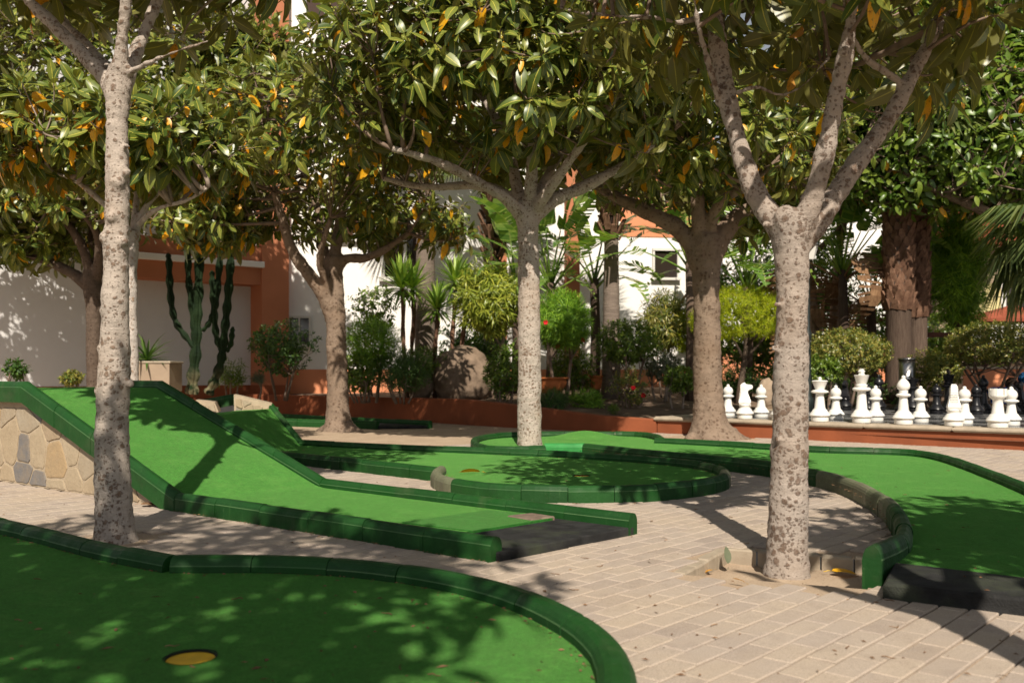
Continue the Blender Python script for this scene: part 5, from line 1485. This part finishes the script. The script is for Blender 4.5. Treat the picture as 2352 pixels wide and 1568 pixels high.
# yuccas
def yucca(label, heads, foot, Y):
    gz = soil_at(foot[0] and Q(foot[0], 800, Y).x, Y)
    root = thing('yucca', (Q(foot[0], 800, Y).x, Y, gz), label, 'yucca', 'yuccas by the white wall')
    for k, (hx, hy, rpx, fx) in enumerate(heads):
        g = np.random.default_rng(int(hx))
        h = np.array(Q(hx, hy, Y+.15*k)); r_ = rpx*Y/FPX
        n = 85
        fr = (np.arange(n)+.5)/n; az = np.arange(n)*2.399963; el = .12+1.75*fr**.85
        L = np.stack([np.sin(el)*np.cos(az), np.sin(el)*np.sin(az), np.cos(el)], 1) + g.normal(0, .06, (n, 3))
        ln = r_*g.uniform(.85, 1.12, n)*(1.0-.15*fr)
        X, Lf, Z = leaf_frames(L, np.tile([0, 0, 1.], (n, 1))+L*.2)
        base = np.tile(h, (n, 1)) - np.outer(fr*r_*.25, [0, 0, 1.])
        pk = np.where(fr > .6, 1, 0)
        vv, tt, uu, mm = leaf_mesh('r', T_YUC, pk, base, X, Lf, Z, ln*1.6, ln, None)
        o = obj('leaf_rosette', vv, tt, MAT['leaf_yucca'], root, True, uv=uu); o['kind'] = 'stuff'
        f0 = np.array([Q(fx, 800, Y+.15*k).x, Y+.15*k, gz-.05])
        pts = [f0 + (h-f0)*t + np.array([.02*math.sin(t*9+k), 0, 0]) for t in np.linspace(0, 1, 12)]
        v, f = tube(pts, [.042*(1+.18*math.sin(i*2.3)) for i in range(12)], 8)
        obj('stem', v, f, MAT['palm_boot' if hy < 720 else 'palm_fibre'], root, True)
yucca('twin headed yucca left of the wide grey palm trunk', [(922, 652, 76, 935), (948, 655, 72, 948)], (940,), 18.2)
yucca('yucca with tall head right of the wide grey palm trunk', [(1046, 640, 70, 1036), (1070, 655, 56, 1056)], (1046,), 18.0)
yucca('shortest yucca in front of the wide grey palm trunk', [(1004, 702, 64, 998)], (998,), 17.6)
# paddle leaf plants
def paddle_leaf(length, width, curl, tear, seed):
    g = random.Random(seed)
    n = 22
    v, f, uv = [], [], []
    def cen(t): 
        a = curl*t*t
        return Vector((0, math.sin(a)/max(curl, .05)*length if curl > .05 else t*length, -(1-math.cos(a))/max(curl, .05)*length*.9 if curl > .05 else 0))
    for side in (-1, 1):
        drop = 0
        for i in range(n):
            t0, t1_ = i/n, (i+1)/n
            if g.random() < tear: drop = g.uniform(.0, .22)
            gap = .012 if g.random() < tear else 0
            def pr(t): return width*.5*min(1, (t/.18)**.6)*min(1, ((1-t)/.3)**.7+.02)
            a, b_ = cen(t0+gap), cen(t1_-gap)
            w0, w1 = pr(t0), pr(t1_)
            lift = .25-drop*2.2
            base = len(v)
            v += [a, b_, b_+Vector((side*w1, .12*w1, lift*w1)), a+Vector((side*w0, .12*w0, lift*w0))]
            uv += [(.5, t0), (.5, t1_), (1 if side > 0 else 0, t1_), (1 if side > 0 else 0, t0)]
            f.append([base, base+1, base+2, base+3] if side < 0 else [base+3, base+2, base+1, base])
    me = mesh_np('leaf_blade', [tuple(q) for q in v], f, np.array(uv)[[i for q in f for i in q]])
    return me
PAD = {}
def pad(k, mat):
    if (k, mat) not in PAD:
        c_, t_ = [(.25, .15), (.7, .35), (1.3, .5), (1.9, .6)][k]
        me = paddle_leaf(1, .36, c_, t_, k+3); me.materials.append(MAT[mat]); PAD[(k, mat)] = me
    return PAD[(k, mat)]
def bird_of_paradise(label, px, py, Y, n, size, seed, dry=0, lean=0, trunk=None):
    g = random.Random(seed)
    b0 = Q(px, py, Y); gz = soil_at(b0.x, Y)
    root = thing('paddle_leaf_plant', (b0.x, Y, gz), label, 'banana plant', 'paddle leaf plants')
    MB().tube([(b0.x, Y, gz-.05), (b0.x+.03, Y, (gz+b0.z)/2), tuple(b0)], [.11, .10, .09], 10).build('trunk', MAT['palm_fibre'], root, True)
    for k in range(n):
        fr = (k+.5)/n
        az = 2.4*k + g.uniform(-.4, .4) + lean
        el = .15 + 1.15*fr
        d = Vector((math.cos(az)*math.sin(el), math.sin(az)*math.sin(el)*.7, math.cos(el)))
        p0 = b0 - Vector((0, 0, .25*fr)); pl_ = size*g.uniform(.55, .8)
        p1 = p0 + d*pl_
        d2 = (d + Vector((0, 0, -.25*fr))).normalized()
        isdry = k >= n-dry
        kk = 0 if fr < .3 else 1 if fr < .6 else 2
        if isdry: kk = 3; d2 = (d+Vector((0, 0, -1.0))).normalized()
        pt = MB().tube([p0, p0.lerp(p1, .5)+Vector((0, 0, .03)), p1], [.028, .018, .011], 6)
        lf = pt.build('leaf_stalk', MAT['leaf_yucca' if not isdry else 'dry_leaf'], root, True)
        Xv = d2.cross(Vector((0, 0, 1)));
        Xv = Xv.normalized() if Xv.length > .05 else Vector((1, 0, 0))
        Zv = Xv.cross(d2)
        s = size*g.uniform(.8, 1.1)
        o = bpy.data.objects.new('leaf_blade', pad(kk, 'dry_leaf' if isdry else 'leaf_paddle')); C.objects.link(o); o.parent = lf
        M = Matrix.Translation(p1-ORG[lf]) @ Matrix((Xv, d2, Zv)).transposed().to_4x4() @ Matrix.Diagonal((s, s, s, 1))
        o.matrix_basis = M
bird_of_paradise('torn leaved paddle plant just right of the central trunk', 1265, 650, 18.4, 16, 1.55, 3)
bird_of_paradise('paddle plant leaning left beside the slim palm', 1365, 640, 18.8, 11, 1.3, 4)
bird_of_paradise('paddle plant left behind the central trunk', 1185, 650, 19.2, 11, 1.4, 5)
bird_of_paradise('paddle plant arching over the window behind the thick ficus', 1585, 600, 17.6, 13, 1.6, 6, lean=2.0)
bird_of_paradise('upright broad leaved paddle plant behind the golden cypress', 1715, 660, 18.8, 18, 1.7, 7, dry=2)
bird_of_paradise('half withered paddle plant with hanging brown leaves right of near trunk', 1935, 620, 18.4, 20, 1.6, 8, dry=5)
bird_of_paradise('small paddle plant left of the double palm trunk', 2000, 690, 18.8, 13, 1.2, 9, dry=4)
# palms
def fan_frond(seed, n=34, spread=2.6):
    g = random.Random(seed); v, f = [], []
    for k in range(n):
        a = -spread/2 + spread*k/(n-1); l = 1.0*(.8+.2*math.cos(a))*g.uniform(.92, 1.05)
        d = Vector((math.sin(a), math.cos(a), 0)); s_ = Vector((math.cos(a), -math.sin(a), 0))
        z = .05*(k % 2)
        b0 = len(v)
        tip = d*l + Vector((0, 0, -.25*l*l-.12*abs(math.sin(a))*l - g.uniform(0, .12)))
        mid = d*l*.55 + Vector((0, 0, z-.05))
        w_ = .034
        v += [d*.02-s_*.005, d*.02+s_*.005, mid+s_*w_, mid-s_*w_, mid+Vector((0, 0, -.025)), tip]
        f += [[b0, b0+1, b0+4], [b0+1, b0+2, b0+4], [b0, b0+4, b0+3], [b0+4, b0+2, b0+5], [b0+3, b0+4, b0+5]]
    me = mesh_np('fan_blade', [tuple(q) for q in v], f, np.full((sum(len(q) for q in f), 2), .3)); me.materials.append(MAT['leaf_fan'])
    return me
FANS = [fan_frond(s) for s in (1, 2, 3)]
def palm_crown(root, top, n, size, seed, lowest=1.9, first=.2):
    g = random.Random(seed)
    for k in range(n):
        fr = (k+.5)/n; az = 2.4*k + g.uniform(-.2, .2); el = first + (lowest-first)*fr
        d = Vector((math.cos(az)*math.sin(el), math.sin(az)*math.sin(el), math.cos(el)))
        p1 = top + d*size*.9 + Vector((0, 0, -.15*fr*size))
        st = MB().tube([top, top.lerp(p1, .5)+Vector((0, 0, .05)), p1], [.022, .016, .010], 5).build('frond_stalk', MAT['leaf_yucca'], root, True)
        Xv = d.cross(Vector((0, 0, 1))).normalized(); d2 = (d+Vector((0, 0, -.3))).normalized(); Zv = Xv.cross(d2)
        o = bpy.data.objects.new('fan_blade', FANS[k % 3]); C.objects.link(o); o.parent = st; s = size*g.uniform(.85, 1.1)
        o.matrix_basis = Matrix.Translation(p1-ORG[st]) @ Matrix((Xv, d2, Zv)).transposed().to_4x4() @ Matrix.Diagonal((s, s, s, 1))
def palm(label, px, Y, w0, w1, ytop, yboot, seed, crown_n=16):
    x = Q(px, 800, Y).x; gz = soil_at(x, Y)
    root = thing('palm_tree', (x, Y, gz), label, 'palm', 'palm trees')
    z = lambda y: CAMH-(y-HOR)*Y/FPX
    r0, r1 = w0*.5*Y/FPX, w1*.5*Y/FPX
    prf = [(r0*1.25, gz-.05), (r0*1.05, gz+.2)]
    for k in range(60):
        t = k/59; zz_ = gz+.25+(z(yboot)-gz-.25)*t
        prf.append(((r0+(r1-r0)*t)*(1+.012*math.sin(k*1.9)+.01*math.sin(k*5.3)), zz_))
    MB().lathe(prf, 20, Matrix.Translation((x, Y, 0))).build('trunk', MAT['palm_grey'], root, True)
    # dry leaf bases under the crown
    g = random.Random(seed)
    bm_ = MB().box(-.045, .045, -.012, .02, 0, .26, None, .01)
    me = mesh_np('leaf_base', bm_.v, bm_.f, smooth=False); me.materials.append(MAT['palm_boot'])
    k = 0; zc_ = z(yboot)-.05
    while zc_ < z(ytop):
        for j in range(3):
            a = 2.4*k; k += 1
            o = bpy.data.objects.new('leaf_base', me); link(o, root, (x+r1*1.05*math.cos(a), Y+r1*1.05*math.sin(a), zc_))
            o.rotation_euler = (R(-20-12*g.random()), 0, a+math.pi/2+math.pi); o.scale = (1.3, 1.2, g.uniform(.8, 1.3))
        zc_ += .09
    MB().tube([(x, Y, z(yboot)-.05), (x, Y, z(ytop)+.4)], [r1*1.02, r1*.9], 14).build('fibre_neck', MAT['palm_fibre'], root, True)
    palm_crown(root, Vector((x, Y, z(ytop)+.4)), crown_n, .95, seed, 1.7)
palm('wide grey palm trunk behind the yuccas', 977, 19.4, 52, 36, 330, 380, 1, 14)
palm('slim grey palm with ragged neck left of the thick ficus', 1404, 17.8, 44, 32, 400, 545, 2, 14)
palm('palm trunk rising behind the weeping ball left of the central trunk', 1131, 19.6, 42, 32, 430, 595, 3, 14)
# double trunk palm with scaly boots
x0 = Q(2066, 800, 17.6).x
dp = thing('double_palm', (x0, 17.6, .25), 'massive double palm trunk with scaly dry leaf bases behind the board', 'palm', 'palm trees')
bm_ = MB(); bm_.add([(-.075, 0, 0), (.075, 0, 0), (.06, -.035, .14), (-.06, -.035, .14), (-.028, -.055, .235), (.028, -.055, .235), (-.05, .03, .2), (.05, .03, .2)], [[0, 1, 2, 3], [3, 2, 5, 4], [5, 7, 6, 4], [1, 7, 5, 2], [0, 3, 4, 6], [0, 6, 7, 1]])
bme = mesh_np('leaf_base', bm_.v, bm_.f, smooth=False); bme.materials.append(MAT['palm_boot'])
for ti, (px, w_, Y, yb_) in enumerate(((2064, 60, 17.5, 706), (2107, 46, 17.9, 722))):
    x = Q(px, 800, Y).x; r_ = w_*.5*Y/FPX; zb_ = CAMH-(yb_-HOR)*Y/FPX; zt2 = zb_+2.6
    MB().lathe([(r_*1.15, .2), (r_*.98, .7), (r_*.92, zb_), (r_*1.0, zb_+.05), (r_*.95, zt2)], 22, Matrix.Translation((x, Y, 0))).build('trunk', MAT['palm_fibre'], dp, True)
    k = 0; zc_ = zb_-.06; gg = random.Random(ti)
    while zc_ < zt2:
        nn_ = 11
        for j in range(nn_):
            a = 2*math.pi*(j+.5*(k % 2))/nn_ + gg.uniform(-.05, .05)
            if math.sin(a) > .45: continue
            o = bpy.data.objects.new('leaf_base', bme); link(o, dp, (x+r_*1.0*math.cos(a), Y+r_*1.0*math.sin(a), zc_+gg.uniform(-.02, .02)))
            o.rotation_euler = (gg.uniform(-.12, .12), gg.uniform(-.3, .3), a+math.pi/2+gg.uniform(-.2, .2)); o.scale = (gg.uniform(.85, 1.2), gg.uniform(.8, 1.25), gg.uniform(.75, 1.1))
        zc_ += .13; k += 1
    palm_crown(dp, Vector((x, Y, zt2+.2)), 14, 1.3, 20+ti, 1.5)
# fan palm hanging in from the right
fp = thing('fan_palm', (8.25, 13.2, .24), 'green fan palm with drooping fronds entering at the right edge', 'palm', 'palm trees')
MB().tube([(8.25, 13.2, .2), (8.2, 13.2, 1.6), (8.2, 13.2, 3.15)], [.2, .15, .14], 14).build('trunk', MAT['palm_fibre'], fp, True)
palm_crown(fp, Vector((8.3, 13.2, 3.1)), 34, 1.0, 33, 2.35, 1.25)
# cactus
YC = 16.8
cact = thing('columnar_cactus', (Q(450, 890, YC).x, YC, .45), 'tall dark candelabra cactus with many ribbed arms before the shaded wall', 'cactus')
def carm(pts, name='arm'):
    sp = spline([(x, y, w_) for x, y, w_ in pts], 7)
    ctr = [Q(x, y, YC) for x, y, w_ in sp]; rad = [w_*.38*YC/FPX*(1+.2*math.sin(i*1.15)) for i, (x, y, w_) in enumerate(sp)]
    v, f = [], []; n = 16
    for i, (c_, r_) in enumerate(zip(ctr, rad)):
        t = (ctr[min(i+1, len(ctr)-1)]-ctr[max(i-1, 0)]).normalized(); a = Vector((0, 1, 0)); b_ = t.cross(a).normalized()
        for k in range(n):
            an = 2*math.pi*k/n; rr = r_*(1.12 if k % 4 == 0 else .72 if k % 4 == 2 else .9)
            v.append(c_+(b_*math.cos(an)+a*math.sin(an))*rr)
    for i in range(len(ctr)-1):
        for k in range(n): f.append([i*n+k, i*n+(k+1) % n, (i+1)*n+(k+1) % n, (i+1)*n+k])
    v.append(ctr[-1]+(ctr[-1]-ctr[-2]).normalized()*rad[-1]); v.append(ctr[0])
    for k in range(n): f.append([(len(ctr)-1)*n+k, (len(ctr)-1)*n+(k+1) % n, len(v)-2])
    obj(name, v, f, MAT['cactus_skin'], cact)
carm([(440, 905, 34), (444, 860, 32), (450, 800, 28), (452, 740, 26), (455, 680, 26), (458, 600, 24), (462, 540, 22), (464, 480, 20)], 'main_stem')
carm([(448, 800, 14), (424, 770, 16), (404, 740, 17), (394, 700, 18), (390, 650, 19), (388, 600, 17), (386, 583, 12)])
carm([(447, 760, 18), (440, 700, 18), (433, 640, 17), (432, 580, 18), (430, 520, 16)])
carm([(478, 905, 26), (490, 880, 26), (505, 840, 24), (512, 800, 22), (517, 750, 22), (522, 700, 22), (527, 640, 22), (531, 580, 20), (536, 520, 18)], 'main_stem')
carm([(510, 808, 12), (500, 785, 16), (494, 750, 18), (491, 700, 18), (488, 650, 17), (487, 625, 12)])
carm([(465, 760, 10), (478, 745, 14), (490, 720, 16), (498, 680, 17), (503, 620, 18), (508, 560, 17), (512, 510, 14)])
carm([(520, 808, 10), (530, 790, 14), (533, 765, 14), (535, 752, 10)])
# raised planter with a spiky plant
plb = Q(350, 880, 15.8)
plr = thing('stone_planter', (plb.x, 15.8, .3), 'square beige stone planter with spiky aloe behind the ramp', 'planter')
qbox(298, 389, 834, 900, 15.7, .6, 'planter_stone', 'planter_box', plr, .01)
qbox(296, 391, 829, 834, 15.68, .64, 'slab_stone', 'planter_rim', plr, .008)
alo = thing('spiky_plant', tuple(Q(340, 829, 15.95)), 'dark spiky aloe growing in the beige stone planter', 'plant')
g = np.random.default_rng(5); n = 46; fr = (np.arange(n)+.5)/n; az = np.arange(n)*2.4; el = .2+1.35*fr
L = np.stack([np.sin(el)*np.cos(az), np.sin(el)*np.sin(az), np.cos(el)], 1); ln = .56*g.uniform(.7, 1.1, n)
X, Lf, Z = leaf_frames(L, np.tile([0, 0, 1.], (n, 1))+L*.2)
vv, tt, uu, mm = leaf_mesh('r', T_YUC, np.ones(n, int), np.tile(np.array(Q(338, 828, 15.95)), (n, 1)), X, Lf, Z, ln*1.2, ln, None)
obj('leaves', vv, tt, MAT['leaf_dark'], alo, True, uv=uu)['kind'] = 'stuff'
# boulder, rock, pots
def rock(label, px, py, Y, rx, rz, mat, seed, name='boulder', flat=.0, cat='boulder'):
    c_ = Q(px, py, Y); bm = bmesh.new(); bmesh.ops.create_icosphere(bm, subdivisions=5, radius=1)
    me = bpy.data.meshes.new(name)
    for v in bm.verts:
        q = v.co.copy(); d = 1+.13*noise.noise(q*1.3+Vector((seed, 0, 0)))+.05*noise.noise(Vector((q.x*2.5, q.y*2.5, q.z*6))+Vector((seed, 0, 0)))+.022*noise.noise(q*9)+.02*abs(noise.noise(q*3.3+Vector((0, seed, 0))))
        v.co = Vector((q.x*rx*Y/FPX, q.y*rx*Y/FPX, q.z*rz*Y/FPX))*d
    for f_ in bm.faces: f_.smooth = True
    bm.to_mesh(me); bm.free(); me.materials.append(MAT[mat])
    o = link(bpy.data.objects.new(name, me), None, c_)
    return tag(o, label, cat)
rock('large rounded grey brown boulder behind the red garden wall', 1062, 866, 17.4, 70, 72, 'boulder', 3)
rock('smaller brown rock left of the large boulder', 966, 888, 17.2, 27, 34, 'boulder', 9, 'rock')
rock('pale rough stone behind the white pawn by the near trunk', 1762, 905, 16.4, 22, 36, 'planter_stone', 4, 'rock')
def pot(label, px, Y, r_, y0, y1):
    c_ = Q(px, y1, Y); h = (y1-y0)*Y/FPX; rr = r_*Y/FPX
    o = MB().lathe([(rr*.62, 0), (rr*.7, .02), (rr*.98, h*.7), (rr*.9, h*.86), (rr*1.05, h*.88), (rr*1.08, h*.97), (rr*1.0, h), (rr*.85, h), (rr*.8, h*.8)], 22, Matrix.Translation(c_)).build('terracotta_pot', MAT['terracotta_pot'], None, True)
    tag(o, label, 'pot', 'terracotta pots')
pot('wide terracotta pot behind the central trunk', 1262, 16.6, 42, 866, 902)
pot('slim terracotta pot beside the slim palm', 1369, 17.4, 15, 862, 894)
# people beyond the board (only heads and backs show)
def person(label, pts, rad, parts, base):
    root = thing('person', base, label, 'person')
    me = bpy.data.meshes.new('body'); ed = parts
    me.from_pydata(pts, ed, []); o = bpy.data.objects.new('body', me); C.objects.link(o)
    md = o.modifiers.new('sk', 'SKIN'); md.use_smooth_shade = True
    for i, r_ in enumerate(rad): me.skin_vertices[0].data[i].radius = (r_, r_)
    me.skin_vertices[0].data[0].use_root = True
    o.modifiers.new('ss', 'SUBSURF').levels = 2; o.modifiers['ss'].render_levels = 2
    m2 = bpy.data.meshes.new_from_object(o.evaluated_get(bpy.context.evaluated_depsgraph_get())); bpy.data.objects.remove(o)
    m2.name = 'body'
    return root, m2
YP = 17.2
def head(root, c_, r_, hair, skin='skin', cap=None):
    MB().lathe([(r_*.82*math.sin(a)+1e-4, -r_*1.05*math.cos(a)) for a in np.linspace(0, math.pi, 14)], 18, Matrix.Translation(c_)).build('head', MAT[skin], root, True)
    MB().lathe([(r_*.95*math.sin(a)+1e-4, -r_*1.1*math.cos(a)) for a in np.linspace(1.15, math.pi, 12)], 18, Matrix.Translation(c_+Vector((.0, -.015, .02))) @ Matrix.Rotation(R(18), 4, 'X')).build('hair' if not cap else 'cap', MAT[hair if not cap else cap], root, True)
for (px, lean, lab, cl, hr, cp) in ((2322, -1, 'crouching person in blue jacket with orange collar behind the board', 'blue_cloth', 'hair', None), (2352, 1, 'person in blue cap and red top at the right picture edge', 'red_cloth', 'hair', 'blue_cap')):
    hx = Q(px, 884 if lean < 0 else 872, YP + (.0 if lean < 0 else -.3)); gz = .26
    hip = Vector((hx.x-.30 if lean < 0 else hx.x+.12, hx.y+.1, gz+.22)); sh = Vector((hx.x-.08 if lean < 0 else hx.x+.05, hx.y+.03, hx.z-.17))
    pts = [hip, hip.lerp(sh, .5), sh, sh+Vector((.02, 0, .08)), sh+Vector((-.14, -.05, -.02)), sh+Vector((-.22, -.16, -.16)), sh+Vector((-.12, -.28, -.2)), sh+Vector((.12, 0, -.03)), sh+Vector((.2, -.15, -.15)), sh+Vector((.14, -.28, -.2)), hip+Vector((-.08, -.05, .0)), hip+Vector((-.1, -.3, .1)), hip+Vector((-.1, -.22, -.18)), hip+Vector((-.1, -.33, -.21)), hip+Vector((.1, -.05, 0)), hip+Vector((.12, -.3, .1)), hip+Vector((.12, -.22, -.18)), hip+Vector((.12, -.33, -.21))]
    ed = [(0, 1), (1, 2), (2, 3), (2, 4), (4, 5), (5, 6), (2, 7), (7, 8), (8, 9), (0, 10), (10, 11), (11, 12), (12, 13), (0, 14), (14, 15), (15, 16), (16, 17)]
    rd = [.13, .14, .12, .055, .065, .05, .035, .065, .05, .035, .09, .07, .05, .04, .09, .07, .05, .04]
    root, m2 = person(lab, [tuple(q) for q in pts], rd, ed, (hip.x, hip.y, gz))
    m2.materials.clear(); m2.materials.append(MAT[cl]); link(bpy.data.objects.new('body', m2), root, (0, 0, 0))
    head(root, hx, .115, hr, cap=cp)
    MB().lathe([(.085, 0), (.10, .02), (.085, .045)], 16, Matrix.Translation(sh+Vector((.015, 0, .03)))).build('collar', MAT['red_cloth' if lean < 0 else 'pale_cloth'], root, True)

# ================================================================== SMALL LITTER ON THE GROUND
def fallen(label, px, py, z, size, mat, rz, tset='T_FIC', k=1, name='fallen_leaf', tilt=(.1, .15), cat='leaf', grp='fallen leaves'):
    q = P(px, py, z); me = single_leaf(tset, k, mat)
    o = bpy.data.objects.new(name, me); link(o, None, (q.x, q.y, z+.018*size/.2+.004)); o.rotation_euler = (tilt[0], tilt[1], rz); o.scale = (size, size, size)
    tag(o, label, cat, grp)
fallen('bright yellow fallen leaf lying on the round green', 1103, 1088, ZC, .17, 'leaf_yellow', 1.7, tilt=(.25, .5))
fallen('brown fallen leaf in the sandy pit right of the trunk', 1910, 1318, PITZ+.01, .13, 'leaf_yellow', -1.5)
fallen('pale fallen leaf leaning on the pit edge', 1672, 1300, PITZ+.03, .09, 'leaf_grey', .2, tilt=(1.2, .2))
fallen('small yellow leaf in the corner of the pit', 1640, 1312, PITZ+.02, .06, 'leaf_yellow', 2.0)
fallen('small curled brown leaf on the paving before the pit', 1712, 1342, .0, .055, 'leaf_yellow', 1.2, tilt=(.5, .4))
fallen('dark fallen leaf half under the kerb end', 1972, 1300, PITZ+.01, .10, 'dry_leaf', -1.7)
fallen('brown fallen leaf beside the near left trunk', 322, 1163, .0, .14, 'dry_leaf', -1.3)
g = np.random.default_rng(21)
lit = MB(); cells_l = 0
while cells_l < 420:
    y = 2.4 + 9*g.random()**1.6; x = (g.random()*1.16-.58)*y
    zz_ = 0.0
    for li, poly in enumerate(LANES):
        if inpoly(x, y, poly): zz_ = [ZC, None, ZC, ZDC, .062, ZC][li]
    if zz_ is None or inpoly(x, y, PIT): continue
    a = g.random()*6.28; l = (.006+.016*g.random()**3); w_ = l*(.12+.3*g.random()**2)
    d = Vector((math.cos(a), math.sin(a), 0)); s_ = Vector((-d.y, d.x, 0)); q = Vector((x, y, zz_+.003))
    lit.add([q-d*l, q+s_*w_+Vector((0, 0, .004)), q+d*l, q-s_*w_], [[0, 3, 2, 1]]); cells_l += 1
for path, zz_, side in ((A2[:60], ZC, -1), (A, ZC, -1), (c2[:30], ZC, 1), (c2[30:], ZC, 1), (d2, ZDC, -1), (d1, ZDC, 1), ([nB0, nB1], .006, 1), ([fB1, fB0], ZC, 1)):
    for k in range(len(path)-1):
        p0, p1 = Vector(path[k]), Vector(path[k+1]); t = (p1-p0); l_ = t.length
        if l_ < 1e-4: continue
        nn = Vector((-t.y, t.x, 0)).normalized()
        for q_ in range(int(l_*55)):
            q = p0 + t*g.random(); o_ = .055 + abs(g.normal(0, .022)); q = q + nn*o_*(-1 if side < 0 else 1)
            q = Vector((q.x, q.y, zz_+.003)); a = g.random()*6.28; l = .003+.010*g.random()**3; w_ = l*(.2+.4*g.random())
            d = Vector((math.cos(a), math.sin(a), 0)); s_ = Vector((-d.y, d.x, 0))
            lit.add([q-d*l, q+s_*w_+Vector((0, 0, .003)), q+d*l, q-s_*w_], [[0, 3, 2, 1]])
for k in range(46):
    y = 2.5 + 6*g.random()**1.4; x = (g.random()*1.1-.55)*y; zz_ = 0.0
    for li, poly in enumerate(LANES):
        if inpoly(x, y, poly): zz_ = [ZC, None, ZC, ZDC, .062, ZC][li]
    if zz_ is None or inpoly(x, y, PIT): continue
    a = g.random()*6.28; q = Vector((x, y, zz_+.004)); pts_ = []
    for j in range(4):
        pts_.append(q + Vector((math.cos(a), math.sin(a), 0))*.014*j + Vector((0, 0, .002*(j % 2)))); a += g.normal(0, .4); 
    lit.tube(pts_, [.0016, .0018, .0015, .0010], 4)
lo_ = lit.build('leaf_litter', MAT['dry_leaf']); tag(lo_, 'scattered dry leaf crumbs and twigs on paving and greens', 'litter', kind='stuff')
